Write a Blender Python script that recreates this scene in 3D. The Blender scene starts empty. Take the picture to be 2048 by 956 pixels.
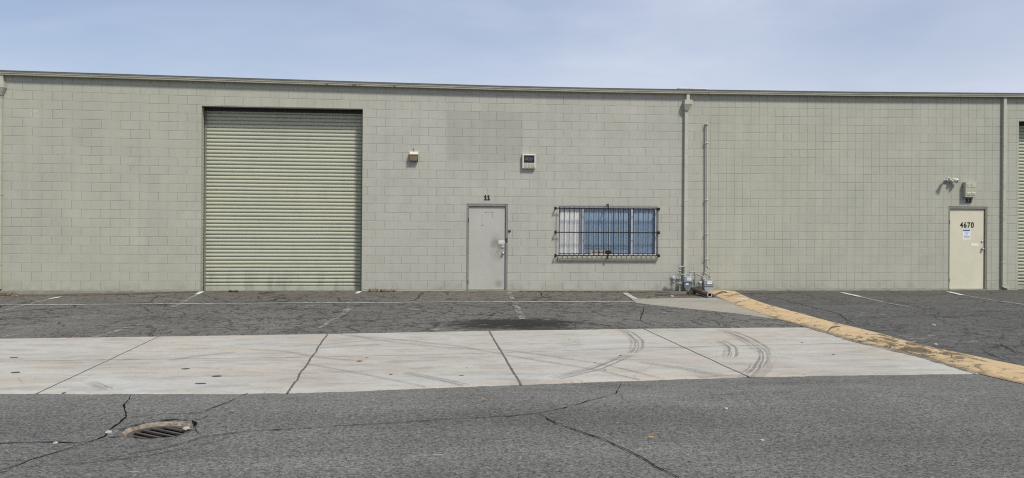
import bpy, bmesh, math, random
from mathutils import Vector, Matrix, noise as mnoise

random.seed(11)
PI = math.pi
sc = bpy.context.scene
COL = sc.collection

# ------------------------------------------------------------------ camera model
F = 1700.0                       # focal length in photo pixels (photo is 2048 wide)
PX, PY = 1024.0, 432.0           # principal point
TH = math.radians(5.85)          # yaw to the right of the wall normal
RO = 0.0072                      # roll
D, H = 20.37, 1.80               # distance to the wall plane (y = 0) and eye height
A = Vector((math.sin(TH), math.cos(TH), 0)); R = Vector((math.cos(TH), -math.sin(TH), 0)); U = Vector((0, 0, 1))
CAM = Vector((0, -D, H))

def ray(px, py):
    xc, yc = (px - PX) / F, -(py - PY) / F
    xr = xc * math.cos(RO) - yc * math.sin(RO); yr = xc * math.sin(RO) + yc * math.cos(RO)
    return A + R * xr + U * yr
def W(px, py, off=0.0):          # point on the plane y = -off
    d = ray(px, py); t = (D - off) / d.y
    p = CAM + d * t
    return Vector((p.x, -off, p.z))
def G(px, py, z=0.0):            # point on the ground
    d = ray(px, py); t = (z - H) / d.z
    return CAM + d * t
def WX(px, py=450, off=0): return W(px, py, off).x
def WZ(px, py, off=0): return W(px, py, off).z

# ------------------------------------------------------------------ node helpers
class NT:
    def __init__(s, nt): s.nt = nt; s.n = nt.nodes; s.l = nt.links
    def put(s, sock, v):
        if v is None: return
        if hasattr(v, 'is_linked') or isinstance(v, bpy.types.NodeSocket): s.l.new(v, sock)
        else:
            if isinstance(v, (tuple, list)) and sock.type == 'RGBA' and len(v) == 3: v = (*v, 1)
            sock.default_value = v
    def math(s, op, a, b=None, c=None, clamp=False):
        n = s.n.new('ShaderNodeMath'); n.operation = op; n.use_clamp = clamp
        for i, v in enumerate((a, b, c)): s.put(n.inputs[i], v)
        return n.outputs[0]
    def vmath(s, op, a, b=None):
        n = s.n.new('ShaderNodeVectorMath'); n.operation = op
        s.put(n.inputs[0], a); s.put(n.inputs[1], b)
        return n.outputs['Value'] if op in ('LENGTH', 'DISTANCE', 'DOT_PRODUCT') else n.outputs[0]
    def noise(s, vec, scale, detail=3, rough=.55, dist=0, col=False):
        n = s.n.new('ShaderNodeTexNoise'); s.put(n.inputs['Vector'], vec)
        n.inputs['Scale'].default_value = scale; n.inputs['Detail'].default_value = detail
        n.inputs['Roughness'].default_value = rough; n.inputs['Distortion'].default_value = dist
        return n.outputs['Color' if col else 'Fac']
    def vor(s, vec, scale, feature='F1', out='Distance', rnd=1):
        n = s.n.new('ShaderNodeTexVoronoi'); n.feature = feature; s.put(n.inputs['Vector'], vec)
        n.inputs['Scale'].default_value = scale; n.inputs['Randomness'].default_value = rnd
        return n.outputs[out]
    def white(s, vec):
        n = s.n.new('ShaderNodeTexWhiteNoise'); n.noise_dimensions = '3D'; s.put(n.inputs['Vector'], vec); return n.outputs['Value']
    def mix(s, f, a, b, blend='MIX'):
        n = s.n.new('ShaderNodeMix'); n.data_type = 'RGBA'; n.blend_type = blend; n.clamp_factor = True
        s.put(n.inputs[0], f); s.put(n.inputs[6], a); s.put(n.inputs[7], b); return n.outputs[2]
    def rng(s, v, a, b, c=0.0, d=1.0, smooth=False):
        n = s.n.new('ShaderNodeMapRange'); n.clamp = True
        if smooth: n.interpolation_type = 'SMOOTHSTEP'
        s.put(n.inputs[0], v)
        for i, x in enumerate((a, b, c, d)): s.put(n.inputs[i + 1], x)
        return n.outputs[0]
    def scale(s, vec, sx, sy, sz, loc=(0, 0, 0)):
        n = s.n.new('ShaderNodeMapping'); s.put(n.inputs[0], vec)
        n.inputs['Scale'].default_value = (sx, sy, sz); n.inputs['Location'].default_value = loc; return n.outputs[0]
    def sep(s, vec):
        n = s.n.new('ShaderNodeSeparateXYZ'); s.put(n.inputs[0], vec); return n.outputs
    def comb(s, x, y, z=0.0):
        n = s.n.new('ShaderNodeCombineXYZ')
        for i, v in enumerate((x, y, z)): s.put(n.inputs[i], v)
        return n.outputs[0]
    def bump(s, h, strength=.5, dist=.01, normal=None):
        n = s.n.new('ShaderNodeBump'); n.inputs['Strength'].default_value = strength; n.inputs['Distance'].default_value = dist
        s.put(n.inputs['Height'], h); s.put(n.inputs['Normal'], normal); return n.outputs[0]
    def gain(s, col, f):         # multiply a colour by a scalar socket
        return s.mix(1.0, col, s.comb(f, f, f), 'MULTIPLY')

def new_mat(name):
    m = bpy.data.materials.new(name); m.use_nodes = True
    t = NT(m.node_tree); b = m.node_tree.nodes['Principled BSDF']
    tc = t.n.new('ShaderNodeTexCoord')
    return m, t, b, tc.outputs['Object'], tc.outputs['UV']
def setp(t, b, **k):
    names = dict(base='Base Color', rough='Roughness', metal='Metallic', normal='Normal', spec='Specular IOR Level', alpha='Alpha')
    for q, v in k.items(): t.put(b.inputs[names[q]], v)

def paint(name, col, rough=.5, metal=0, var=.12, dirt=None, dirt_amt=.3, scale=9, bump=.15, grain=120, spec=.4):
    m, t, b, o, uv = new_mat(name)
    n = t.noise(o, scale, 5, .6)
    c = t.gain(col, t.rng(n, .3, .7, 1 - var, 1 + var))
    if dirt is not None:
        d = t.math('MULTIPLY', t.rng(t.noise(o, scale * .6, 6, .65, .4), .5, .72), dirt_amt)
        c = t.mix(d, c, dirt)
    g = t.noise(o, grain, 2)
    setp(t, b, base=c, rough=t.rng(n, .3, .7, rough - .08, rough + .08), metal=metal, spec=spec, normal=t.bump(g, bump, .002))
    return m

M = {}
# --- painted concrete block, laid out on UV = (blocks, courses)
KU, KZ, XM = .056 / 100, 1.3e-4, 2.1
def bu(x): k = math.sqrt(KU); return math.atan(k * (x - XM)) / k / .4064
def cz(x): return .2032 * (1 + KZ * (x - XM) ** 2)
ZB = .03
def bv(x, z): return (z - ZB) / cz(x)
XR = WX(1412)
def wall_mat():
    m, t, b, o, uv = new_mat('painted_concrete_block')
    s = t.sep(uv); u, v = s[0], s[1]
    isr = t.math('GREATER_THAN', u, bu(XR))
    row = t.math('FLOOR', v)
    par = t.math('MULTIPLY', t.math('FLOORED_MODULO', row, 2.0), .5)
    sh = t.math('MULTIPLY', par, t.math('SUBTRACT', 1.0, isr))
    uu = t.math('ADD', t.math('MULTIPLY', u, t.math('ADD', isr, 1.0)), sh)
    col_i = t.math('FLOOR', uu)
    fu = t.math('FRACT', uu); fv = t.math('FRACT', v)
    du = t.math('MULTIPLY', t.math('MINIMUM', fu, t.math('SUBTRACT', 1.0, fu)), t.math('DIVIDE', .4064, t.math('ADD', isr, 1.0)))
    dv = t.math('MULTIPLY', t.math('MINIMUM', fv, t.math('SUBTRACT', 1.0, fv)), .2032)
    wob = t.math('MULTIPLY', t.math('SUBTRACT', t.noise(o, 14, 3), .5), .006)
    mu = t.rng(t.math('ADD', du, wob), .009, .002, smooth=True); mv = t.rng(t.math('ADD', dv, wob), .009, .002, smooth=True)
    # paint fills some of the joints: they fade in and out block by block
    fill_u = t.rng(t.white(t.comb(col_i, row, 3.0)), .12, .5, .15, 1.0)
    fill_n = t.rng(t.noise(o, 2.3, 3), .38, .55, .35, 1.0)
    joint = t.math('MAXIMUM', t.math('MULTIPLY', mu, fill_u), t.math('MULTIPLY', mv, fill_n))
    rnd = t.white(t.comb(col_i, row, isr))
    tone = t.rng(rnd, 0, 1, .982, 1.018)
    mott = t.rng(t.noise(o, 1.1, 6, .6, .5), .3, .7, .94, 1.06)
    strk = t.rng(t.noise(t.scale(o, 6, 6, .35), 1.0, 4), .35, .7, 1.03, .965)
    fine = t.rng(t.noise(o, 60, 3), .3, .7, .98, 1.02)
    c = t.mix(t.rng(t.noise(o, .35, 3), .35, .65), (.400, .404, .336), (.408, .408, .342))
    pz = t.sep(o)
    bay = t.math('MULTIPLY', t.rng(pz[0], WX(724), WX(740)), t.rng(pz[0], XR + .1, XR - .1))
    c = t.mix(t.math('MULTIPLY', bay, .8), c, (.418, .412, .365))
    # repainted rectangles left by removed signs (a slightly browner coat)
    def rect(x0, x1, z0, z1, e=.02):
        a = t.math('MULTIPLY', t.rng(pz[0], x0 - e, x0 + e), t.rng(pz[0], x1 + e, x1 - e))
        return t.math('MULTIPLY', a, t.math('MULTIPLY', t.rng(pz[2], z0 - e, z0 + e), t.rng(pz[2], z1 + e, z1 - e)))
    r1 = rect(WX(892), WX(1044), WZ(960, 322), WZ(960, 223))
    c = t.mix(t.math('MULTIPLY', r1, .75), c, (.360, .355, .306))
    r2 = rect(WX(785), WX(888), WZ(840, 405), WZ(840, 205), .1)
    c = t.mix(t.math('MULTIPLY', r2, .35), c, (.43, .432, .375))
    pale = t.math('MAXIMUM', rect(WX(1095), WX(1116), .02, WZ(1100, 415), .03), rect(WX(1317), WX(1340), .02, WZ(1330, 412), .03))
    c = t.mix(t.math('MULTIPLY', pale, t.rng(t.noise(o, 3, 4), .35, .7, .1, .5)), c, (.47, .45, .375))
    for k in (tone, mott, strk, fine): c = t.gain(c, k)
    # ghost ring of an old fixture, left of the roll-up door
    q = W(70, 228); dd = t.vmath('DISTANCE', o, tuple(q))
    ring = t.math('MULTIPLY', t.rng(t.math('ABSOLUTE', t.math('SUBTRACT', dd, .075)), .014, .007), t.rng(t.noise(o, 11, 2), .4, .55))
    c = t.mix(t.math('MULTIPLY', ring, .6), c, (.6, .6, .52))
    # nail holes and dark spots
    sp = t.vor(t.scale(o, 1, 0, 1), 1.9); c = t.mix(t.math('MULTIPLY', t.rng(sp, .022, .012), .7), c, (.09, .08, .07))
    # dirt splashed onto the lowest course
    spl = t.math('MULTIPLY', t.rng(pz[2], .28, .0), t.rng(t.noise(o, 4, 6, .7), .42, .75))
    c = t.mix(t.math('MULTIPLY', spl, .7), c, (.20, .185, .15))
    c = t.mix(t.math('MULTIPLY', joint, .37), c, (.15, .147, .12))
    h = t.math('SUBTRACT', t.math('ADD', t.math('MULTIPLY', t.noise(o, 55, 4, .7), .18), t.math('MULTIPLY', t.math('SUBTRACT', rnd, .5), .15)), t.math('MULTIPLY', joint, .7))
    setp(t, b, base=c, rough=.72, spec=.25, normal=t.bump(h, .8, .006))
    return m
M['wall'] = wall_mat()

def asphalt(name, c0, c1, grain, cracks, stain=False, brown=None):
    m, t, b, o, uv = new_mat(name)
    v = t.n.new('ShaderNodeTexVoronoi'); t.put(v.inputs['Vector'], o); v.inputs['Scale'].default_value = grain
    rn = t.sep(v.outputs['Color'])[0]
    ch = t.math('MULTIPLY', t.math('POWER', rn, 1.7), 1.0)
    big = t.noise(o, grain * .36, 3, .7); mid = t.noise(o, grain * .16, 3, .75)
    f = t.math('ADD', t.math('MULTIPLY', ch, .40), t.math('ADD', t.math('MULTIPLY', t.rng(big, .36, .64), .38), t.math('MULTIPLY', t.rng(mid, .36, .64), .22)))
    c = t.mix(f, c0, c1)
    pat = t.rng(t.noise(o, .42, 5, .6, .6), .3, .72, .86, 1.13)
    tr = t.rng(t.noise(t.scale(o, .22, 1.4, 1), 1.0, 5, .6), .3, .7, .9, 1.1)
    pt2 = t.rng(t.noise(o, 3.1, 4, .65), .3, .7, .92, 1.08)
    for k in (pat, tr, pt2): c = t.gain(c, k)
    h = f
    if not brown:      # pale dust and grit washed along the slab edge, darker wheel paths
        py_ = t.sep(o)[1]
        du = t.math('MULTIPLY', t.rng(py_, -12.6, -11.3), t.rng(t.noise(t.scale(o, .6, 1.6, 1), 1.3, 6, .7), .38, .62))
        c = t.mix(t.math('MULTIPLY', du, .32), c, (.30, .285, .25))
        wp_ = t.rng(t.noise(t.scale(o, .12, .8, 1, (2, 5, 0)), 1.0, 4, .5), .4, .65)
        c = t.gain(c, t.rng(wp_, 0, 1, 1.06, .86))
        ol = t.rng(t.noise(t.scale(o, 1, 1.5, 1, (9, 2, 0)), 1.1, 6, .7), .66, .76)
        c = t.gain(c, t.rng(ol, 0, 1, 1.0, .72))
    if brown is not None:
        pz = t.sep(o)
        bm = t.math('MULTIPLY', t.rng(pz[1], -2.3, -.6), t.rng(t.noise(o, 1.2, 5), .3, .62))
        c = t.mix(t.math('MULTIPLY', bm, .55), c, brown)
    if cracks:
        w = t.n.new('ShaderNodeVectorMath'); w.operation = 'MULTIPLY_ADD'
        t.put(w.inputs[0], t.vmath('SUBTRACT', t.noise(o, 1.7, 4, .6, col=True), (.5, .5, .5))); w.inputs[1].default_value = (.75, .75, 0); t.put(w.inputs[2], o)
        flat = t.scale(w.outputs[0], 1, 1, 0)
        d1 = t.vor(flat, 1.15, 'DISTANCE_TO_EDGE'); d2 = t.vor(flat, 2.9, 'DISTANCE_TO_EDGE')
        wid = t.rng(t.noise(o, .8, 3), .35, .7, .012, .028)
        k1 = t.rng(d1, wid, t.math('MULTIPLY', wid, .35))
        k1 = t.math('MULTIPLY', k1, t.rng(t.noise(o, .55, 3), .24, .40, .25, 1))
        k2 = t.math('MULTIPLY', t.rng(d2, .055, .014), t.rng(t.noise(t.scale(o, 1, 1, 1, (5, 3, 1)), .4, 3), .36, .54, .12, 1))
        k = t.math('MAXIMUM', t.math('MULTIPLY', k1, .8), t.math('MULTIPLY', k2, .6))
        c = t.mix(t.math('MULTIPLY', k, cracks), c, (.016, .015, .014))
        h = t.math('SUBTRACT', f, t.math('MULTIPLY', k, 2.0))
    if stain:
        for (px, py, rx, ry, amt) in ((1030, 646, 1.35, .72, .93), (1000, 654, .9, .4, .6), (1085, 655, .7, .5, .6), (960, 650, .6, .35, .5), (560, 618, 1.3, .4, .2)):
            g = G(px, py)
            dv = t.vmath('LENGTH', t.scale(o, 1 / rx, 1 / ry, 0, (-g.x / rx, -g.y / ry, 0)))
            e = t.math('ADD', dv, t.math('MULTIPLY', t.math('SUBTRACT', t.noise(t.scale(o, 1, 1.8, 1), 3.4, 7, .75), .5), 2.8))
            c = t.mix(t.math('MULTIPLY', t.rng(e, .95, .6), amt), c, (.022, .021, .020))
        # whitish scuffs and spilled grit
        sc_ = t.math('MULTIPLY', t.rng(t.noise(t.scale(o, .5, 1.2, 1), 1.3, 6, .7), .66, .76), t.rng(t.noise(o, 18, 3), .4, .6))
        c = t.mix(t.math('MULTIPLY', sc_, .45), c, (.36, .35, .33))
    # bright stones
    br = t.rng(t.vor(o, grain * .28), .1, .03)
    c = t.mix(t.math('MULTIPLY', br, t.rng(t.noise(o, 2.2, 3), .5, .7, 0.05, .55)), c, (.5, .49, .46))
    setp(t, b, base=c, rough=.9, spec=.2, normal=t.bump(h, .55, .006))
    return m
M['asphalt'] = asphalt('asphalt_newer', (.016, .016, .015), (.275, .270, .253), 95, 0)
M['asphalt_old'] = asphalt('asphalt_cracked', (.050, .047, .043), (.250, .237, .214), 70, 1.0, stain=True, brown=(.155, .126, .094))
M['asphalt_lot'] = asphalt('asphalt_dark', (.036, .0355, .034), (.190, .185, .173), 70, .8, brown=(.105, .095, .075))
M['patch'] = asphalt('smooth_patch', (.25, .232, .195), (.37, .345, .295), 60, 0)

def concrete():
    m, t, b, o, uv = new_mat('concrete_swale')
    n1 = t.noise(t.scale(o, .35, 1.0, 1), 1.1, 6, .62, .8)
    n2 = t.noise(t.scale(o, .8, 2.6, 1), 1.7, 6, .68, .5)
    c = t.mix(t.rng(n1, .38, .62), (.425, .420, .395), (.415, .372, .312))
    c = t.mix(t.math('MULTIPLY', t.rng(n2, .47, .64), .7), c, (.30, .28, .235))
    c = t.mix(t.math('MULTIPLY', t.rng(t.noise(o, 2.6, 6, .7, 1.0), .5, .62), .35), c, (.465, .46, .435))
    c = t.gain(c, t.rng(t.noise(o, 26, 5, .7), .3, .7, .93, 1.07))
    c = t.gain(c, t.rng(t.noise(o, 160, 2), .3, .7, .95, 1.05))
    c = t.gain(c, t.rng(t.noise(t.scale(o, .5, 1.2, 1, (7, 1, 0)), .9, 6, .65, .6), .3, .7, .88, 1.09))
    # panel to panel tone, changing at the joints
    # drips and gum spots
    sp = t.vor(t.scale(o, 1, 1, 0), 2.4); rn = t.rng(t.noise(o, 1.3, 2), .45, .55)
    c = t.mix(t.math('MULTIPLY', t.math('MULTIPLY', t.rng(sp, .06, .04), rn), .8), c, (.06, .055, .05))
    sp2 = t.vor(t.scale(o, 1, 1, 0), 7.0)
    c = t.mix(t.math('MULTIPLY', t.rng(sp2, .11, .05), t.rng(t.noise(o, .9, 2), .4, .6, .1, .65)), c, (.13, .12, .10))
    # thin long scuffs
    w = t.noise(t.scale(o, .5, 9, 1, (0, 0, 2)), 1.0, 5, .7, .9)
    c = t.mix(t.math('MULTIPLY', t.rng(w, .62, .72), .3), c, (.20, .19, .175))
    # fine hairline crazing
    e = t.vor(t.vmath('ADD', t.scale(o, 1, 1, 0), t.math('MULTIPLY', t.noise(o, 3, 3), .2)), 1.3, 'DISTANCE_TO_EDGE')
    c = t.mix(t.math('MULTIPLY', t.math('MULTIPLY', t.rng(e, .006, .001), t.rng(n1, .5, .6)), .35), c, (.12, .11, .10))
    setp(t, b, base=c, rough=.85, spec=.25, normal=t.bump(t.math('ADD', t.noise(o, 40, 4, .7), t.noise(o, 4, 3)), .3, .006))
    return m
M['concrete'] = concrete()

def berm():
    m, t, b, o, uv = new_mat('yellow_painted_asphalt')
    s = t.sep(uv)
    n = t.noise(o, 2.2, 6, .65, .4)
    c = t.mix(t.rng(n, .35, .65), (.60, .435, .245), (.53, .395, .23))
    c = t.mix(t.math('MULTIPLY', t.rng(t.noise(o, 5, 6, .7), .48, .7), .5), c, (.63, .50, .32))
    bb = G(1800, 700)
    far = t.rng(t.vmath('DISTANCE', o, tuple(bb)), 1.9, .4)
    wear = t.math('ADD', t.noise(t.scale(o, 2.2, 1.4, 1), 1.7, 7, .72, .8), t.math('MULTIPLY', far, .13))
    c = t.mix(t.math('MULTIPLY', t.rng(wear, .56, .65), .85), c, (.085, .068, .045))
    c = t.mix(t.math('MULTIPLY', t.rng(t.noise(t.scale(o, 1, 1, 1, (4, 4, 4)), 5, 8, .8), .55, .66), .6), c, (.20, .14, .075))
    ed = t.rng(t.math('ADD', t.math('ABSOLUTE', t.math('SUBTRACT', s[1], .5)), t.math('MULTIPLY', t.math('SUBTRACT', t.noise(o, 6, 5, .7), .5), .14)), .40, .50)
    c = t.mix(t.math('MULTIPLY', ed, .85), c, (.16, .125, .085))
    wp = W(1500, 595); pd = t.vmath('DISTANCE', o, tuple(G(1484, 601)))
    wd = t.math('ADD', pd, t.math('MULTIPLY', t.noise(o, 9, 5, .7), .5))
    c = t.mix(t.math('MULTIPLY', t.rng(wd, .52, .35), .7), c, (.55, .52, .47))
    v = t.vor(o, 85); c = t.gain(c, t.rng(v, .1, .7, 1.05, .88))
    e = t.vor(t.vmath('ADD', t.scale(o, 1, 1, 0), t.math('MULTIPLY', t.noise(o, 3, 4), .35)), 2.2, 'DISTANCE_TO_EDGE')
    k = t.math('MULTIPLY', t.rng(e, .022, .004), t.rng(t.noise(o, 1.3, 3), .38, .54))
    c = t.mix(t.math('MULTIPLY', k, .7), c, (.06, .045, .03))
    h = t.math('SUBTRACT', t.math('ADD', t.noise(o, 60, 4, .7), t.noise(o, 5, 4)), k)
    setp(t, b, base=c, rough=.8, spec=.25, normal=t.bump(h, .6, .012))
    return m
M['berm'] = berm()

def worn(name, col, lo, hi, scale=7.0, rough=.7, amt=1.0, stretch=(1, 1, 1)):   # a coat that is flaked away in places
    m, t, b, o, uv = new_mat(name)
    n = t.noise(t.scale(o, *stretch), scale, 7, .72)
    a = t.math('MULTIPLY', t.rng(n, lo, hi), amt)
    tr = t.n.new('ShaderNodeBsdfTransparent'); mx = t.n.new('ShaderNodeMixShader')
    t.put(mx.inputs[0], a); t.l.new(tr.outputs[0], mx.inputs[1]); t.l.new(b.outputs[0], mx.inputs[2])
    t.l.new(mx.outputs[0], t.n['Material Output'].inputs[0])
    setp(t, b, base=t.gain(col, t.rng(t.noise(o, 30, 3), .3, .7, .9, 1.08)), rough=rough)
    return m
M['line'] = worn('worn_white_paint', (.50, .49, .455), .36, .52, 7)
M['line_faint'] = worn('flaked_white_paint', (.42, .41, .38), .44, .60, 4, amt=.6)
M['line_trace'] = worn('last_flakes_of_white_paint', (.55, .54, .51), .56, .66, 5, amt=.75, stretch=(1, 2.4, 1))
M['line_bright'] = worn('fresh_white_paint', (.66, .65, .62), .32, .46, 8)
M['crack'] = paint('crack_filler_dirt', (.012, .011, .010), 1.0, var=.3, spec=0)
M['crack_soft'] = worn('shallow_crack', (.018, .016, .015), .36, .52, 6, .95, .95)
M['joint'] = paint('joint_sealant', (.11, .10, .09), .9, var=.3)
M['joint_soft'] = worn('tooled_joint', (.14, .13, .115), .34, .5, 3, .9, .75)
M['spot'] = paint('dark_plug', (.06, .056, .046), .9, var=.3)

def skid():
    m, t, b, o, uv = new_mat('tyre_rubber_mark')
    s = t.sep(uv)
    st = t.noise(t.comb(t.math('MULTIPLY', s[0], .5), t.math('MULTIPLY', s[1], 11.0), 2.0), 1.0, 2, .6)
    cross = t.noise(t.comb(t.math('MULTIPLY', s[0], 26.0), t.math('MULTIPLY', s[1], 2.0), 0.0), 1.0, 2)
    gaps = t.noise(t.comb(t.math('MULTIPLY', s[0], 1.1), t.math('MULTIPLY', s[1], 1.5), 5.0), 1.0, 4, .6)
    edge = t.rng(t.math('ABSOLUTE', t.math('SUBTRACT', s[1], .5)), .5, .42)
    a = t.math('MULTIPLY', t.rng(st, .46, .58), t.math('MULTIPLY', t.rng(gaps, .3, .55, .25, 1), t.rng(cross, .35, .6, .45, 1)))
    ends = t.math('MULTIPLY', t.rng(s[2], 0, .12), t.rng(s[2], 1, .88)) if False else edge
    a = t.math('MULTIPLY', t.math('MULTIPLY', a, ends), .45)
    tr = t.n.new('ShaderNodeBsdfTransparent'); mx = t.n.new('ShaderNodeMixShader')
    t.put(mx.inputs[0], a); t.l.new(tr.outputs[0], mx.inputs[1]); t.l.new(b.outputs[0], mx.inputs[2])
    t.l.new(mx.outputs[0], t.n['Material Output'].inputs[0])
    setp(t, b, base=(.07, .068, .066), rough=.8)
    return m
M['skid'] = skid()

def slat_mat():
    m, t, b, o, uv = new_mat('pale_green_slat_steel')
    s = t.sep(o); pitch = .0872
    row = t.math('FLOOR', t.math('DIVIDE', s[2], pitch))
    rnd = t.white(t.comb(0.0, row, 1.0))
    n = t.noise(t.scale(o, .5, 1, 1.6), 1.5, 5, .6)
    c = t.mix(t.rng(rnd, .2, .9), (.445, .46, .365), (.47, .472, .352))
    c = t.mix(t.rng(n, .4, .7, 0, .6), c, (.40, .42, .34))
    side = t.math('MULTIPLY', t.rng(t.noise(t.scale(o, 3, 1, .8), 1.2, 5, .6), .55, .75), .22)
    c = t.mix(side, c, (.27, .28, .24))
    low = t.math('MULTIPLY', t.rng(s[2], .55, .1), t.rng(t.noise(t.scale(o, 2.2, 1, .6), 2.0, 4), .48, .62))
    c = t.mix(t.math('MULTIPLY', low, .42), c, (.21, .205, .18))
    spk = t.rng(t.vor(t.scale(o, 1, 0, 1.6), 2.2), .035, .015)
    c = t.mix(t.math('MULTIPLY', spk, .7), c, (.14, .14, .11))
    scr = t.rng(t.noise(t.scale(o, 2, 1, 14), 2.2, 6, .75), .68, .74)
    c = t.mix(t.math('MULTIPLY', scr, .4), c, (.24, .24, .2))
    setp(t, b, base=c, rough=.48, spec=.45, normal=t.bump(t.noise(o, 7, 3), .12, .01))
    return m
M['slat'] = slat_mat()
M['fascia'] = paint('fascia_metal', (.33, .325, .272), .55, var=.1, dirt=(.17, .16, .13), dirt_amt=.4, scale=2.5)
M['rust'] = worn('rust_flakes', (.075, .04, .02), .52, .60, 6)
M['roof'] = paint('roof_membrane', (.30, .29, .27), .9)
M['footing'] = paint('painted_footing', (.27, .27, .215), .85, var=.2, dirt=(.13, .12, .095), dirt_amt=.6, scale=4, bump=.5, grain=40)
M['pipe'] = paint('painted_downpipe', (.45, .45, .375), .55, var=.06, dirt=(.2, .19, .15), dirt_amt=.3)
M['door_a'] = paint('grey_beige_door_paint', (.435, .428, .388), .5, var=.05, dirt=(.24, .22, .19), dirt_amt=.12, scale=1.6, bump=.1)
M['door_b'] = paint('cream_door_paint', (.63, .60, .465), .5, var=.04, dirt=(.42, .39, .29), dirt_amt=.15, scale=1.6, bump=.1)
M['frame_a'] = paint('grey_frame_paint', (.22, .225, .205), .5, var=.1, dirt=(.12, .12, .1))
M['frame_b'] = paint('green_grey_frame_paint', (.215, .215, .175), .5, var=.1, dirt=(.12, .12, .1))
M['black'] = paint('black_paint', (.012, .012, .013), .5, var=.2)
M['black_matte'] = paint('black_lettering', (.010, .010, .010), .6)
M['iron'] = paint('black_wrought_iron', (.014, .014, .016), .45, metal=.3, var=.3, dirt=(.06, .035, .02), dirt_amt=.3, scale=14)
M['chrome'] = paint('worn_chrome', (.55, .54, .52), .28, metal=.9)
M['dark_metal'] = paint('dark_bronze', (.09, .08, .07), .4, metal=.6)
M['scuff'] = worn('door_scuff', (.17, .16, .14), .44, .66, 11, .7, .6)
def grime():
    m, t, b, o, uv = new_mat('hand_grime')
    d = t.vmath('DISTANCE', uv, (.5, .5, 0))
    a = t.math('MULTIPLY', t.rng(t.noise(o, 3.2, 6, .65), .36, .66), t.math('MULTIPLY', t.rng(d, .5, .1, smooth=True), .5))
    tr = t.n.new('ShaderNodeBsdfTransparent'); mx = t.n.new('ShaderNodeMixShader')
    t.put(mx.inputs[0], a); t.l.new(tr.outputs[0], mx.inputs[1]); t.l.new(b.outputs[0], mx.inputs[2])
    t.l.new(mx.outputs[0], t.n['Material Output'].inputs[0]); setp(t, b, base=(.22, .205, .17), rough=.8)
    return m
M['grime'] = grime()
M['white'] = paint('white_paper', (.74, .75, .76), .6, var=.02)
M['blue'] = paint('blue_print', (.05, .13, .42), .6, var=.02)
M['ink'] = paint('grey_print', (.22, .23, .26), .6, var=.02)
M['alu'] = paint('window_aluminium', (.62, .62, .63), .38, metal=.55, var=.06)
M['sill'] = paint('painted_sill', (.43, .41, .335), .7, var=.08, dirt=(.25, .23, .19), dirt_amt=.35, scale=6)
M['blind'] = paint('vertical_blind_fabric', (.86, .86, .85), .8, var=.03)
M['cream_plastic'] = paint('aged_cream_plastic', (.60, .56, .47), .45, var=.05, dirt=(.4, .36, .28), dirt_amt=.2)
M['lens'] = paint('yellowed_lens', (.24, .195, .115), .25, var=.12, spec=.5)
M['panel'] = paint('black_sign_face', (.016, .014, .020), .3, var=.2)
M['scratch'] = paint('scratched_lettering', (.17, .16, .19), .6)
M['silver'] = paint('pale_silver_paint', (.66, .66, .63), .35, metal=.2, var=.05)
M['siren'] = paint('painted_steel_cabinet', (.42, .415, .335), .5, var=.06)
M['vent_dark'] = paint('louvre_gap', (.12, .115, .095), .8)
M['meter'] = paint('gas_meter_enamel', (.27, .30, .32), .45, var=.12, dirt=(.14, .135, .13), dirt_amt=.4)
M['meter_dark'] = paint('gas_meter_lower_case', (.135, .165, .19), .5, var=.15, dirt=(.09, .09, .09), dirt_amt=.4)
M['meter_pale'] = paint('weathered_meter_case', (.29, .325, .35), .6, var=.18, dirt=(.16, .17, .17), dirt_amt=.5, scale=16)
M['gas_pipe'] = paint('grey_gas_pipe', (.34, .345, .32), .5, var=.12, dirt=(.16, .15, .13), dirt_amt=.4, scale=14)
M['clay'] = paint('brown_pipe', (.125, .088, .072), .7, var=.2, dirt=(.07, .05, .04), scale=14)
M['clay_rim'] = paint('pale_pipe_rim', (.42, .40, .37), .8, var=.15)
M['dark'] = paint('painted_hollow_shade', (.014, .013, .012), .95)  # near-black colour, shade inside pit, pipe and spout mouth is painted in
M['cast'] = paint('cast_iron_grate', (.10, .088, .075), .6, metal=.3, var=.25, dirt=(.10, .06, .035), dirt_amt=.5, scale=12)
M['rim'] = paint('broken_concrete_rim', (.27, .225, .175), .9, var=.5, dirt=(.16, .075, .04), dirt_amt=1.0, scale=17, bump=.9, grain=30)
M['leaf_orange'] = paint('dry_orange_leaf', (.52, .26, .09), .7, var=.25, scale=40)
M['leaf_brown'] = paint('dry_brown_leaf', (.14, .075, .04), .8, var=.4, scale=30)
M['straw'] = paint('dry_grass', (.36, .26, .13), .8, var=.3, scale=30)
M['weed'] = paint('weed_green', (.085, .115, .04), .6, var=.4, scale=30)
M['pebble'] = paint('grey_stone', (.38, .36, .33), .9, var=.2, scale=30)
M['concrete_bit'] = paint('concrete_rubble', (.36, .345, .31), .9, var=.2, scale=20)
M['soil'] = worn('soil_and_grit', (.085, .062, .045), .42, .58, 6, .95, .95)

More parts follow.
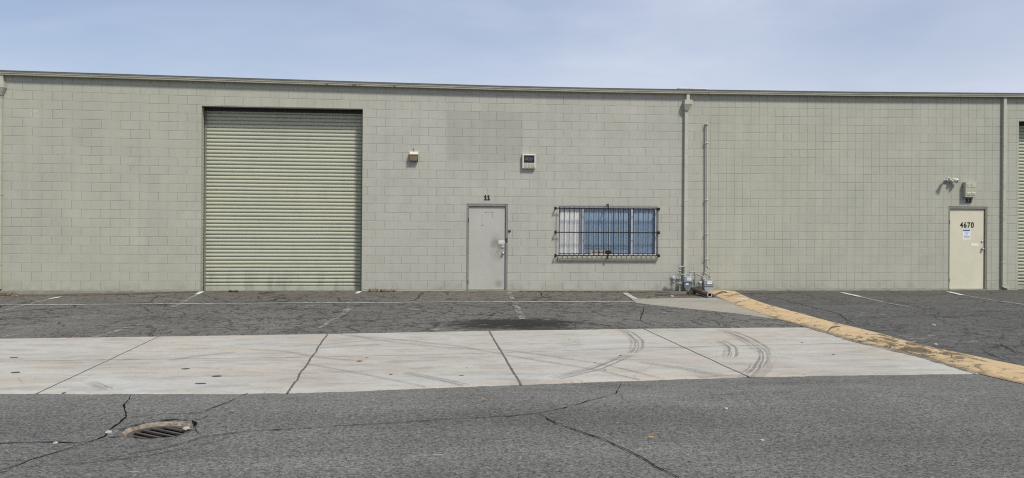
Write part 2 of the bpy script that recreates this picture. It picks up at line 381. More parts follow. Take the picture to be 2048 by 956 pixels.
def glass(name, tint, refl):
    m, t, b, o, uv = new_mat(name)
    tr = t.n.new('ShaderNodeBsdfTransparent'); tr.inputs[0].default_value = (*tint, 1)
    gl = t.n.new('ShaderNodeBsdfGlossy'); gl.inputs['Roughness'].default_value = .03; gl.inputs['Color'].default_value = (.9, .93, 1, 1)
    lw = t.n.new('ShaderNodeLayerWeight'); lw.inputs[0].default_value = .5
    fac = t.math('ADD', t.math('MULTIPLY', t.math('POWER', lw.outputs['Facing'], 5.0), .9), .02 + refl, clamp=True)
    mx = t.n.new('ShaderNodeMixShader'); t.put(mx.inputs[0], fac); t.l.new(tr.outputs[0], mx.inputs[1]); t.l.new(gl.outputs[0], mx.inputs[2])
    t.l.new(mx.outputs[0], t.n['Material Output'].inputs[0]); t.n.remove(b)
    return m
M['glass_clear'] = glass('clear_glass', (.985, .988, .99), .0)
M['glass_blue'] = glass('blue_tinted_glass', (.76, .825, .89), .03)

# ------------------------------------------------------------------ mesh helpers
class MB:
    def __init__(s): s.bm = bmesh.new(); s.uv = s.bm.loops.layers.uv.new('UVMap'); s.mi = 0
    def face(s, pts, uvs=None, mi=None):
        vs = [s.bm.verts.new(p) for p in pts]
        f = s.bm.faces.new(vs); f.material_index = s.mi if mi is None else mi
        if uvs:
            for l, q in zip(f.loops, uvs): l[s.uv].uv = q
        return f
    def box(s, x0, x1, y0, y1, z0, z1, bev=0, seg=1):
        if x0 > x1: x0, x1 = x1, x0
        if y0 > y1: y0, y1 = y1, y0
        if z0 > z1: z0, z1 = z1, z0
        v = [s.bm.verts.new(p) for p in ((x0, y0, z0), (x1, y0, z0), (x1, y1, z0), (x0, y1, z0), (x0, y0, z1), (x1, y0, z1), (x1, y1, z1), (x0, y1, z1))]
        fs = [s.bm.faces.new([v[i] for i in q]) for q in ((0, 3, 2, 1), (4, 5, 6, 7), (0, 1, 5, 4), (1, 2, 6, 5), (2, 3, 7, 6), (3, 0, 4, 7))]
        for f in fs: f.material_index = s.mi
        if bev:
            es = list({e for f in fs for e in f.edges})
            r = bmesh.ops.bevel(s.bm, geom=es, offset=bev, segments=seg, affect='EDGES', profile=.5)
            for f in r['faces']: f.material_index = s.mi; f.smooth = False
        return v
    def tube(s, path, r, n=10, cap=True, smooth=True):
        path = [Vector(p) for p in path]; rs = list(r) if isinstance(r, (list, tuple)) else [r] * len(path)
        P2, R2 = [path[0]], [rs[0]]
        for k in range(1, len(path)):
            m_ = min(12, int((path[k] - path[k - 1]).length / .25))
            for q in range(1, m_ + 1): P2.append(path[k - 1].lerp(path[k], q / (m_ + 1))); R2.append(rs[k - 1] + (rs[k] - rs[k - 1]) * q / (m_ + 1))
            P2.append(path[k]); R2.append(rs[k])
        path, rs = P2, R2
        rings = []; nrm = None
        for i, p in enumerate(path):
            a = path[max(i - 1, 0)]; b = path[min(i + 1, len(path) - 1)]
            t = (b - a).normalized()
            if nrm is None:
                nrm = t.orthogonal().normalized()
            else: nrm = (nrm - t * nrm.dot(t)).normalized()
            bi = t.cross(nrm)
            k = 1.0
            if 0 < i < len(path) - 1:
                d1 = (p - a).normalized(); c = max(.3, math.cos(d1.angle((b - p).normalized(), 0) / 2)); k = 1 / c if False else 1
            rings.append([s.bm.verts.new(p + (nrm * math.cos(2 * PI * j / n) + bi * math.sin(2 * PI * j / n)) * rs[i] * k) for j in range(n)])
        for q in range(len(rings) - 1):
            for j in range(n):
                f = s.bm.faces.new((rings[q][j], rings[q][(j + 1) % n], rings[q + 1][(j + 1) % n], rings[q + 1][j])); f.smooth = smooth; f.material_index = s.mi
        if cap:
            for rg in (rings[0][::-1], rings[-1]): f = s.bm.faces.new([s.bm.verts.new(v.co) for v in rg]); f.material_index = s.mi
        return rings
    def disc(s, c, axis, prof, n=20, smooth=True):     # lathe: prof = [(distance along axis, radius)]
        c = Vector(c); axis = Vector(axis).normalized(); u = axis.orthogonal().normalized(); v = axis.cross(u); rings = []
        def ring(a, r): return [s.bm.verts.new(c + axis * a + (u * math.cos(2 * PI * j / n) + v * math.sin(2 * PI * j / n)) * max(r, .0004)) for j in range(n)]
        for (a0, r0), (a1, r1) in zip(prof, prof[1:]):
            p, q = ring(a0, r0), ring(a1, r1)
            for j in range(n):
                f = s.bm.faces.new((p[j], p[(j + 1) % n], q[(j + 1) % n], q[j])); f.smooth = smooth; f.material_index = s.mi
            rings += [p, q]
        for k, (a, r) in enumerate((prof[0], prof[-1])):
            g_ = ring(a, r); f = s.bm.faces.new(g_[::-1] if k == 0 else g_); f.material_index = s.mi
            rings.append(g_)
        bmesh.ops.remove_doubles(s.bm, verts=[v for g_ in rings for v in g_ if v.is_valid], dist=1e-6)
    def prism(s, poly, y0, y1):                         # polygon in x,z pushed from y0 (front) to y1
        a = [s.bm.verts.new((x, y0, z)) for x, z in poly]; b = [s.bm.verts.new((x, y1, z)) for x, z in poly]
        fs = [s.bm.faces.new(a), s.bm.faces.new(b[::-1])]
        for i in range(len(poly)):
            j = (i + 1) % len(poly); fs.append(s.bm.faces.new((a[i], b[i], b[j], a[j])))
        for f in fs: f.material_index = s.mi
    def build(s, name, mats, parent=None, smooth=None, keep=False):
        if not keep: bmesh.ops.recalc_face_normals(s.bm, faces=s.bm.faces)
        me = bpy.data.meshes.new(name); 
        off = Vector(parent_loc(parent)) if parent is not None else Vector((0, 0, 0))
        if off.length > 0:
            for v in s.bm.verts: v.co -= off
        s.bm.to_mesh(me); s.bm.free()
        for m in (mats if isinstance(mats, (list, tuple)) else [mats]): me.materials.append(m)
        o = bpy.data.objects.new(name, me); COL.objects.link(o)
        if parent is not None: o.parent = parent
        return o
def parent_loc(p):
    l = Vector((0, 0, 0))
    while p is not None: l += p.location; p = p.parent
    return l
def thing(name, label, cat, loc=(0, 0, 0), group=None):
    o = bpy.data.objects.new(name, None); COL.objects.link(o); o.location = loc; o.empty_display_size = .1
    return tag(o, label, cat, group)
def tag(o, label, cat, group=None, kind=None):
    o['label'] = label; o['category'] = cat
    if group: o['group'] = group
    if kind: o['kind'] = kind
    return o
def at_base(mb, name, mats, base, label, cat, group=None):     # a thing that is one mesh, origin at its base
    base = Vector(base)
    for v in mb.bm.verts: v.co -= base
    o = mb.build(name, mats); o.location = base
    return tag(o, label, cat, group)
def wall_rect(x0, y0, x1, y1, off):                    # photo rectangle -> world x0,x1,z0,z1 on the plane y=-off
    ym = (y0 + y1) / 2; xm = (x0 + x1) / 2
    return W(x0, ym, off).x, W(x1, ym, off).x, W(xm, y1, off).z, W(xm, y0, off).z

# ------------------------------------------------------------------ ground heights
XL0, XL1 = WX(420), WX(60)
def sst(a, b, x): t = min(1, max(0, (x - a) / (b - a))); return t * t * (3 - 2 * t)
def zg(x, y):
    z = -.055 * sst(XL0, XL1, x) * math.exp(min(0, (y + .1)) / .9)
    z += -.022 * sst(WX(1440), WX(1560), x) * sst(WX(2000), WX(1800), x) * math.exp(min(0, y) / .9)
    z += .004 * mnoise.noise(Vector((x * .35, y * .35, 3)))
    return z
def interp(pts, x):
    if x <= pts[0][0]: a, b = pts[0], pts[1]
    elif x >= pts[-1][0]: a, b = pts[-2], pts[-1]
    else:
        for a, b in zip(pts, pts[1:]):
            if a[0] <= x <= b[0]: break
    return a[1] + (b[1] - a[1]) * (x - a[0]) / (b[0] - a[0])
def gl(pts): return [tuple(G(*p)[:2]) for p in pts]
far_pts = gl([(0, 678.5), (320, 674), (640, 669), (978, 662.5), (1287, 658), (1600, 656)])
near_pts = gl([(0, 788), (300, 789), (575, 788), (720, 783), (860, 777), (1040, 770), (1240, 763), (1500, 755), (1720, 751), (1950, 748.5)])
def jag(x, amp, seed): return amp * (mnoise.noise(Vector((x * 2.3, seed, 0))) + .6 * mnoise.noise(Vector((x * 9, seed, 1))) + .4 * mnoise.noise(Vector((x * 30, seed, 2))))
def far_y(x): return interp(far_pts, max(x, -14)) + jag(x, .02, 1)
def near_y(x): return interp(near_pts, max(x, -9)) + jag(x, .025, 7)
bl = gl([(1426, 592), (1476, 614), (1536, 634), (1619, 656), (1657, 667), (1707, 683), (1775, 698), (1835, 712), (1913, 736), (1963, 750), (2048, 769)])
br_ = gl([(1486, 590), (1501, 597.5), (1536, 609.5), (1599, 626.6), (1662, 644), (1762, 668), (1825, 685.6), (1888, 700.7), (1951, 713), (2048, 733)])
BL = sorted([(y, x) for x, y in bl]); BR = sorted([(y, x) for x, y in br_])
def berm_l(y): return interp(BL, y) + jag(y, .02, 21)
def berm_r(y): return interp(BR, y) + jag(y, .02, 33)
def berm_c(y): y = max(-15.5, min(-.3, y)); return (interp(BL, y) + interp(BR, y)) / 2
xs_dense = [-45, -32, -22, -16] + [-12 + .07 * i for i in range(int(12 / .07))]

def grid(rows, cols, fn, mb, mi=0):
    vv = [[mb.bm.verts.new(fn(i, j)) for j in range(cols)] for i in range(rows)]
    for i in range(rows - 1):
        for j in range(cols - 1):
            f = mb.bm.faces.new((vv[i][j], vv[i][j + 1], vv[i + 1][j + 1], vv[i + 1][j])); f.smooth = True; f.material_index = mi
    return vv
def structure(o, label=None):
    o['kind'] = 'structure'
    if label: o['label'] = label
    return o

def ribbon(mb, pts, width, h=.006, mi=0, jit=0.0, step=.05, px=True, seed=0, taper=False, wj=0.0):
    """a strip lying on the ground along a polyline"""
    P = [Vector(G(*p)[:2]) if px else Vector(p[:2]) for p in pts]
    out = [P[0]]
    for a, b in zip(P, P[1:]):
        n = max(1, int((b - a).length / step))
        for k in range(1, n + 1): out.append(a.lerp(b, k / n))
    Q = []
    L = 0; prev = None
    for i, p in enumerate(out):
        t = (out[min(i + 1, len(out) - 1)] - out[max(i - 1, 0)])
        t = t.normalized() if t.length > 0 else Vector((1, 0)); nrm = Vector((-t.y, t.x))
        if prev is not None: L += (p - prev).length
        prev = p.copy()
        q = p + nrm * jit * (mnoise.noise(Vector((L * 2.1, seed * 7.3, 0))) * 1.4 + mnoise.noise(Vector((L * 8, seed * 3.1, 5))) * .8)
        w = width * (1 + wj * (mnoise.noise(Vector((L * 5, seed, 9))) + .8 * mnoise.noise(Vector((L * 17, seed, 4)))))
        if taper: s = i / max(1, len(out) - 1); w *= .35 + .65 * min(1, 6 * min(s, 1 - s))
        Q.append((q, nrm, max(w, width * .15), L))
    for (p, n1, w1, l1), (q, n2, w2, l2) in zip(Q, Q[1:]):
        a, b, c, d = p - n1 * w1 / 2, p + n1 * w1 / 2, q + n2 * w2 / 2, q - n2 * w2 / 2
        mb.face([(v.x, v.y, zg(v.x, v.y) + h) for v in (a, b, c, d)], [(l1, 0), (l1, 1), (l2, 1), (l2, 0)], mi)

# --- base ground reaching the horizon
g = MB(); g.box(-400, 400, -400, 400, -.62, -.60)
structure(g.build('ground', M['asphalt']))

# --- near asphalt with the hole for the storm drain
DC = G(318, 858); DRr = .275
DC = Vector((DC.x, DC.y, 0)); HS = .45
a = MB()
xl = sorted(set([-60, -40, -25, -16] + [-12 + .12 * i for i in range(225)] + [18, 25, 40, 60] + [DC.x - HS, DC.x + HS]))
xl = [x for x in xl if not (DC.x - HS + .001 < x < DC.x + HS - .001)]
yc0, yc1 = DC.y + HS, DC.y - HS
ylines = [yc0, yc1, yc1 - .3, yc1 - .8, yc1 - 1.5, yc1 - 2.5, yc1 - 4, -24, -35, -60]
def top_line(x): return max(near_y(x) + .12, yc0 + .05)
rows = 5
for x0, x1 in zip(xl, xl[1:]):
    for k in range(rows - 1):
        q = lambda x, t: (x, top_line(x) + (yc0 - top_line(x)) * t, 0)
        pts = [q(x0, k / 4), q(x0, (k + 1) / 4), q(x1, (k + 1) / 4), q(x1, k / 4)]
        a.face([(p[0], p[1], zg(p[0], p[1])) for p in pts]).smooth = True
    for y0, y1 in zip(ylines, ylines[1:]):
        if y0 == yc0 and abs(x0 - (DC.x - HS)) < 1e-6: continue
        a.face([(x, y, zg(x, y)) for x, y in ((x0, y0), (x0, y1), (x1, y1), (x1, y0))]).smooth = True
NSEG = 128
def rim_r(k): th = 2 * PI * k / NSEG; return DRr * (1 + .05 * mnoise.noise(Vector((math.cos(th) * 2, math.sin(th) * 2, 4))) + .03 * mnoise.noise(Vector((math.cos(th) * 9, math.sin(th) * 9, 1))))
ringv = []
for k in range(NSEG):
    th = 2 * PI * k / NSEG; c, s = math.cos(th), math.sin(th)
    m_ = HS / max(abs(c), abs(s)); rr = rim_r(k)
    col = []
    for r_, dz in ((m_, 0), (rr + .09, 0.0), (rr + .03, -.004), (rr, -.012), (rr - .004, -.05)):
        col.append((DC.x + c * r_, DC.y + s * r_, zg(DC.x + c * r_, DC.y + s * r_) + dz))
    ringv.append(col)
for k in range(NSEG):
    p, q = ringv[k], ringv[(k + 1) % NSEG]
    for i in range(4): a.face([p[i], q[i], q[i + 1], p[i + 1]]).smooth = True
bmesh.ops.remove_doubles(a.bm, verts=a.bm.verts, dist=.0005)
# big cracks in the near asphalt (material slot 1)
def c5(*p): return [(x / 4, 760 + y / 4) for x, y in p]
def c6(*p): return [(512 + x / 4, 760 + y / 4) for x, y in p]
def c7(*p): return [(1024 + x / 4, 760 + y / 4) for x, y in p]
CR = [
 (c5((-300, 520), (0, 515), (300, 503), (690, 507), (840, 455), (890, 400), (1000, 310), (1020, 270), (995, 190), (1045, 120)), .016, 1),
 (c5((-200, 790), (0, 720), (150, 685), (240, 640), (480, 575), (690, 515)), .012, 1),
 (c5((0, 652), (230, 645)), .006, 2),
 (c5((860, 465), (900, 462), (975, 455)), .012, 1),
  (c5((930, 402), (1000, 405)), .02, 1), (c5((985, 402), (1020, 380), (1110, 352), (1200, 334), (1310, 322), (1420, 318), (1520, 326)), .03, 2), (c5((1530, 330), (1560, 350), (1560, 380)), .03, 1), (c5((1130, 345), (1160, 318), (1230, 300)), .008, 2),
 (c5((1555, 385), (1580, 430), (1640, 455), (2048, 410)) + c6((380, 390), (650, 370), (960, 355), (1500, 320), (2048, 288)) + c7((200, 268), (400, 230), (550, 190), (830, 115), (880, 20)), .011, 1),
 (c5((720, 550), (900, 545), (1200, 520), (1400, 470), (1480, 430)), .009, 2),
 (c5((860, 640), (1080, 590), (1300, 555), (1600, 470), (1900, 440)), .011, 2),
 (c5((280, 690), (700, 670), (1150, 620), (1350, 580), (1700, 510), (1950, 430)), .009, 2),
 (c5((1000, 312), (1200, 287), (1600, 270), (1750, 210), (1980, 110)), .011, 1),
 (c5((1520, 325), (1620, 315), (1660, 290)), .014, 2),
 (c7((205, 266), (290, 320), (450, 380), (640, 445), (740, 480), (840, 530), (950, 580), (1060, 630), (1130, 690), (1230, 735), (1310, 790), (1400, 860)), .015, 1),
 (c7((1640, -6), (1780, 55), (1900, 100), (2100, 105), (2300, 100)), .009, 2),
 (c7((1900, 100), (1690, 125), (1480, 130)), .006, 2),
 (c7((1780, 40), (2048, 30), (2300, 36)), .008, 2),
 (c7((840, 95), (900, 165), (1000, 178)), .006, 2),
]
for i, (p, w, mi) in enumerate(CR): ribbon(a, p, w * .78, .004 + .0004 * i, mi, .016, .03, seed=i + 1, wj=1.3, taper=True)
for i, (p, w) in enumerate([
 (c5((-200, 800), (480, 777), (1040, 742), (1300, 742), (1900, 700), (2048, 690)), .05),
 (c6((-100, 690), (80, 675), (330, 656), (690, 640), (1000, 632), (1700, 590), (2048, 565)), .04),
 (c5((-200, 228), (300, 222), (740, 216)), .07), (c7((0, 565), (200, 552), (500, 535), (620, 533)), .035)]):
    ribbon(a, p, w, .003 + .0005 * i, 3, .02, .06, seed=40 + i, wj=.8)
structure(a.build('asphalt_road', [M['asphalt'], M['crack'], M['crack_soft'], M['line_trace']], keep=True))

# --- concrete swale
c = MB()
TN = 15
CT = [k / 13 for k in range(13)] + [.992, 1.0]
def cfn(i, j):
    t = CT[i]; yy = far_y(8) + (near_y(10) - far_y(8)) * t
    xe = berm_c(yy) - .05; s = xs_cols[j]; x = -45 + (xe + 45) * s
    f, n = far_y(x), near_y(x)
    y = f + (n - f) * t
    return (x, y, zg(x, y) + (.006 if i < TN - 1 else -.004))
xs_cols = [0, .2, .4, .52, .6] + [.62 + .38 * k / 420 for k in range(421)]
grid(TN, len(xs_cols), cfn, c)
JT = [([(655, 669.5), (645, 683), (628, 709), (600, 750), (574, 789)], .024, 1, .012), ([(978, 663), (1010, 716), (1042, 771)], .024, 1, .006),
      ([(1287, 658), (1390, 706), (1500, 756)], .017, 1, .004), ([(318, 674), (72, 789)], .012, 1, .004),
      ([(-30, 724), (250, 720), (632, 715), (853, 710.5), (1024, 705.7), (1275, 697.7), (1526, 691), (1700, 688)], .012, 2, .008)]
for i, (p, w, mi, j) in enumerate(JT): ribbon(c, p, w, .0085 + .0003 * i, mi, j, .04, seed=60 + i, wj=.5)
SK = [([(1240, 660), (1255, 666), (1271, 680), (1275, 694), (1264, 707)], .23), ([(1252, 712), (1187, 739), (1110, 757)], .22),
      ([(1440, 660), (1489, 678), (1519, 697), (1530, 713), (1519, 738), (1500, 757)], .30), ([(1438, 682), (1456, 693), (1461, 706), (1459, 715)], .22),
      ([(1510, 754), (1470, 752), (1400, 757)], .2),
      ([(600, 727), (738, 752), (853, 776)], .07), ([(810, 747), (860, 757), (930, 772)], .16), ([(663, 667), (763, 682), (901, 697), (1024, 703), (1180, 726), (1250, 741), (1325, 760)], .09),
      ([(700, 672), (901, 692), (1024, 713), (1180, 739), (1275, 762)], .11), ([(560, 694), (650, 690), (740, 683), (900, 679)], .07),
      ([(640, 697), (760, 690)], .12), ([(1280, 726), (1360, 738), (1440, 752)], .18), ([(500, 700), (560, 703), (640, 716), (720, 724)], .1),
      ([(180, 766), (200, 777), (215, 780)], .16), ([(340, 722), (390, 714), (470, 706)], .14)]
for i, (p, w) in enumerate(SK):
    # smooth the turning marks
    if len(p) > 3:
        q = []
        P4 = [p[0]] + p + [p[-1]]
        for k in range(1, len(P4) - 2):
            for s in range(5):
                t = s / 5; p0, p1, p2, p3 = P4[k - 1:k + 3]
                q.append(tuple(.5 * (2 * p1[d] + (p2[d] - p0[d]) * t + (2 * p0[d] - 5 * p1[d] + 4 * p2[d] - p3[d]) * t * t + (3 * p1[d] - p0[d] - 3 * p2[d] + p3[d]) * t ** 3) for d in (0, 1)))
        p = q + [p[-1]]
    ribbon(c, p, w, .010 + .0003 * i, 3, .01, .06, seed=80 + i)
for (px, py, rx, ry) in ((401, 768.5, .06, .03), (434, 753.5, .055, .04), (371, 738.5, .05, .035), (31, 746, .05, .04), (28, 716, .05, .03), (923, 752, .03, .012), (733, 716, .014, .014), (782, 750, .02, .02), (1241, 712, .02, .02), (1210, 741, .02, .02), (1667, 710, .02, .02), (1604, 686, .02, .02), (128, 787, .02, .02)):
    q = G(px, py); c.face([(q.x + rx * math.cos(k * PI / 7), q.y + ry * math.sin(k * PI / 7), zg(q.x, q.y) + .009) for k in range(14)], mi=4)
ribbon(c, [(x + dx, y + dy) for (x, y), dx, dy in zip(((1600, 652), (1657, 668), (1707, 684), (1775, 699), (1835, 713), (1913, 737), (1952, 748)), (0,) * 7, (.5,) * 7)], .05, .012, 2, .015, .05, seed=99, wj=1.0)
structure(c.build('concrete_gutter', [M['concrete'], M['joint'], M['joint_soft'], M['skid'], M['spot']], keep=True))

# --- old cracked asphalt between swale and wall
o_ = MB()
TO = 22
def ofn(i, j):
    t = i / (TO - 1); yw = .12
    yy = yw + (far_y(8) - yw) * t
    xe = berm_c(min(yy, -.3)) - .05; x = -45 + (xe + 45) * xs_cols[j]
    y = yw + (far_y(x) - .04 - yw) * t
    return (x, y, zg(x, y) + .002)
grid(TO, len(xs_cols), ofn, o_)
CO = [
 ([(1079, 582), (1084, 592), (1088, 595)], .03), ([(1150, 589), (1165, 600), (1190, 606)], .016), ([(320, 590), (300, 602), (292, 607)], .035),
 ([(770, 588), (762, 597), (742, 604)], .025), ([(846, 585), (833, 597), (826, 602)], .03), ([(888, 607), (905, 616), (903, 623), (925, 629), (1000, 633)], .018),
 ([(740, 605), (690, 618), (600, 626), (520, 628)], .014), ([(1088, 609), (1130, 620), (1180, 618)], .012), ([(1290, 612), (1283, 630), (1280, 640), (1300, 650)], .018),
 ([(1380, 640), (1400, 650), (1440, 655)], .022), ([(1430, 642), (1442, 653)], .02), ([(1000, 646), (1100, 644), (1200, 641)], .02),
 ([(60, 648), (180, 641), (300, 634), (420, 637), (520, 640)], .014), ([(130, 618), (210, 617), (260, 613), (320, 612)], .02), ([(285, 614), (300, 624), (320, 630)], .02), ([(360, 650), (450, 648), (520, 652)], .012),
 ([(0, 637), (40, 636), (110, 634)], .015), ([(0, 608.5), (640, 604.5), (860, 603.5), (1100, 603.5)], .022), ([(560, 648), (600, 643), (720, 645), (790, 637)], .016), ([(1140, 646), (1165, 637), (1215, 641)], .016)]
for i, (p, w) in enumerate(CO): ribbon(o_, p, w * .65, .0045 + .0003 * i, 2 if i % 4 else 1, .03, .05, seed=120 + i, wj=1.2, taper=True)
# soil and grit along the wall foot
ribbon(o_, [(-40, 589), (60, 590), (240, 588), (395, 584)], .16, .012, 3, .03, .08, seed=201, wj=.6)
ribbon(o_, [(1040, 583.5), (1180, 584), (1340, 585)], .20, .012, 3, .04, .08, seed=202, wj=.6)
ribbon(o_, [(1310, 590), (1360, 591), (1420, 590)], .5, .0125, 3, .06, .08, seed=203, wj=.6)
structure(o_.build('asphalt_parking', [M['asphalt_old'], M['crack'], M['crack_soft'], M['soil']], keep=True))

# --- tan wedge of patching beside the berm
w_ = MB()
tp = [(1261, 598), (1290, 597.5), (1340, 597), (1400, 596.5), (1432, 596)]
bp = [(1272, 606), (1300, 609.5), (1400, 620), (1480, 628), (1560, 640)]
TT = [G(*p) for p in tp]; BB = [G(*p) for p in bp]
def wfn(i, j):
    s = j / 40 * 4; k = min(3, int(s)); f = s - k
    p = TT[k].lerp(TT[k + 1], f); q = BB[k].lerp(BB[k + 1], f); r = p.lerp(q, i / 6)
    jg = .03 * mnoise.noise(Vector((j * .6, i, 3))) if i in (0, 6) else 0
    return (r.x, r.y + jg, zg(r.x, r.y) + .011 - (.006 if i in (0, 6) else 0))
grid(7, 41, wfn, w_)
structure(w_.build('concrete_apron', M['patch'], keep=True))

# --- lot to the right of the berm
l_ = MB()
ys = [.12 - .15 * k for k in range(14)] + [-2.3 - .4 * k for k in range(35)] + [-17, -22, -30]
sx = [0] + [(k / 40) ** 1.6 for k in range(1, 41)]
def lfn(i, j):
    y = ys[i]; x0 = berm_c(y) if y > -15.5 else berm_c(-15.5) + (y + 15.5) * -0.0
    x = x0 + (48 - x0) * sx[j]
    return (x, y, zg(x, y) + .004)
grid(len(ys), len(sx), lfn, l_)
def c4(*p): return [(1536 + x / 3.98, 560 + y / 3.98) for x, y in p]
for i, (p, w) in enumerate([(c4((0, 130), (120, 155), (180, 180), (240, 190), (400, 230), (560, 272), (640, 330), (760, 352)), .022), (c4((290, 105), (330, 120), (375, 150)), .03),
   (c4((960, 115), (985, 95), (1060, 90)), .016), (c4((1490, 222), (1560, 240)), .02), (c4((1030, 245), (1500, 252), (2100, 255)), .012), (c4((560, 330), (700, 352), (820, 360)), .03),
   (c4((1380, 535), (1500, 510), (1700, 510), (2100, 540)), .018), (c4((1700, 560), (1770, 600), (1900, 640), (2100, 650)), .022), (c4((1850, 505), (1960, 580), (2100, 590)), .014),
   (c4((1640, 435), (1720, 445), (1780, 450)), .014), (c4((820, 410), (1000, 420), (1200, 400)), .012)]):
    ribbon(l_, p, w * .65, .0065 + .0003 * i, 1 if i % 4 == 0 else 2, .03, .05, seed=160 + i, wj=1.2, taper=True)
for i, (px, py, ln, wd) in enumerate(((1650, 627, 1.5, .25), (1745, 631, 1.4, .28), (1610, 614, .8, .2), (1850, 682, 1.6, .5), (1790, 672, 1.4, .4))):
    q = G(px, py); ribbon(l_, [(q.x - ln / 2, q.y), (q.x + ln / 2, q.y - .05)], wd, .010 + .0003 * i, 4, .05, .05, px=False, seed=180 + i, wj=.8, taper=True)
ribbon(l_, [(1440, 587), (1500, 588), (1600, 585)], .14, .013, 3, .03, .08, seed=206, wj=.6)
structure(l_.build('asphalt_lot', [M['asphalt_lot'], M['crack'], M['crack_soft'], M['soil'], M['line_trace']], keep=True))

# --- painted stall lines
pl = MB()
LN = [([(-30, 611.5), (0, 611), (500, 607.5), (900, 605), (1268, 604)], .085, 0, .012),
      ([(122, 593.5), (100, 598)], .09, 1, 0), ([(100, 598.3), (50, 611), (-30, 632)], .09, 2, .01), ([(404, 584), (393, 590)], .10, 1, 0), ([(392, 590.5), (372, 602), (345, 616)], .10, 2, .01),
      ([(280, 650), (240, 661), (188, 677)], .10, 2, .03), ([(50, 668), (0, 676), (-60, 690)], .08, 2, .02), ([(720, 583.5), (713, 588)], .09, 1, 0),
      ([(696, 617), (690, 627)], .12, 2, .02), ([(690, 628), (660, 643), (638, 658)], .07, 2, .02), ([(1016, 584), (1028, 605), (1045, 640)], .11, 2, .02),
      ([(1250, 587), (1271, 599.5)], .13, 0, 0), ([(1684, 585.5), (1720, 594)], .11, 1, 0), ([(1720, 594.3), (1765, 605), (1820, 616)], .10, 2, .01),
      ([(1896, 583.5), (1925, 590.5)], .11, 1, 0), ([(1925, 590.7), (1990, 602), (2060, 612)], .10, 2, .01),
      ([(612, 618), (622, 611), (638, 608)], .2, 3, .03), ([(520, 649), (540, 647), (560, 650)], .12, 3, .03), ([(780, 638), (800, 636), (830, 637)], .25, 3, .03), ([(808, 617), (825, 620), (840, 621)], .1, 2, .03),
      ([(715, 667), (730, 660)], .1, 3, .02), ([(862, 664), (878, 659)], .14, 2, .02), ([(655, 600), (672, 596), (684, 597)], .1, 3, .03), ([(1325, 625), (1345, 637), (1352, 641)], .1, 3, .03), ([(955, 652), (980, 651)], .08, 2, .02)]
for i, (p, w, mi, j) in enumerate(LN): ribbon(pl, p, w, .0125 + .0002 * i, mi, j, .06, seed=220 + i, wj=.25)
structure(pl.build('road_markings', [M['line'], M['line_bright'], M['line_faint'], M['line_trace']], keep=True))

# --- yellow berm
b_ = MB()
NB = 13
yr = [-.22 - .06 * k for k in range(250)]
prev = None
rowsv = []
for y in yr:
    L, Rr = berm_l(y), berm_r(y); row = []
    e = sst(-.2, -.55, y)
    for k in range(NB):
        s = k / (NB - 1); x = L + (Rr - L) * s
        hgt = (.010 + .034 * e) * (1 - abs(2 * s - 1) ** 2.4) + .010 * mnoise.noise(Vector((x * 3, y * 3, 8))) * (1 - abs(2 * s - 1) ** 4)
        row.append((x, y, zg(x, y) + .006 + hgt, s))
    rowsv.append(row)
for (r0, y0), (r1, y1) in zip(zip(rowsv, yr), zip(rowsv[1:], yr[1:])):
    for k in range(NB - 1):
        q = [r0[k], r1[k], r1[k + 1], r0[k + 1]]
        b_.face([p[:3] for p in q], [(-y0, q[0][3]), (-y1, q[1][3]), (-y1, q[2][3]), (-y0, q[3][3])]).smooth = True
bmesh.ops.remove_doubles(b_.bm, verts=b_.bm.verts, dist=.0005)
# crack along its near foot
def onberm(pts, w, seed):
    P = []
    for x, y in pts: P.append(G(x, y, .03))
    mbp = []
    n = 60
    for k in range(n + 1):
        s = k / n * (len(P) - 1); i = min(len(P) - 2, int(s)); p = P[i].lerp(P[i + 1], s - i)
        p.y += .02 * mnoise.noise(Vector((k * .5, seed, 0))); L, Rr = interp(BL, p.y), interp(BR, p.y)
        s_ = min(1, max(0, (p.x - L) / (Rr - L))); z = .018 + .034 * (1 - abs(2 * s_ - 1) ** 2.4) + .012
        mbp.append((p, z, w * (.4 + .8 * abs(mnoise.noise(Vector((k * .3, seed, 2))) + .4))))
    for (p, z, w1), (q, z2, w2) in zip(mbp, mbp[1:]):
        b_.face([(p.x, p.y - w1 / 2, z), (p.x, p.y + w1 / 2, z), (q.x, q.y + w2 / 2, z2), (q.x, q.y - w2 / 2, z2)], mi=1)
onberm([(1915, 731), (1945, 736), (1985, 748), (2048, 766)], .07, 3)
onberm([(1655, 663), (1664, 657.5), (1682, 656)], .06, 5)
ob = b_.build('speed_hump', [M['berm'], M['crack_soft']], keep=True)
tag(ob, 'long worn yellow painted asphalt hump running from the gas meters across the lot', 'speed hump')

# ------------------------------------------------------------------ the warehouse
BX0, BX1, BD = -24.0, 34.0, 22.0
bld = thing('warehouse', 'long low warehouse of pale grey-green painted concrete block with flat roof', 'warehouse')
ftop = [(0, 141.5), (250, 149.5), (500, 157.5), (750, 165.3), (1000, 172.6), (1200, 177), (1420, 180.6), (1700, 184.5), (2048, 187.3)]
FO = .11
TOPW = [(W(x, y, FO).x, W(x, y, FO).z) for x, y in ftop]
def topz(x): return interp(TOPW, max(-10.5, min(16.2, x)))
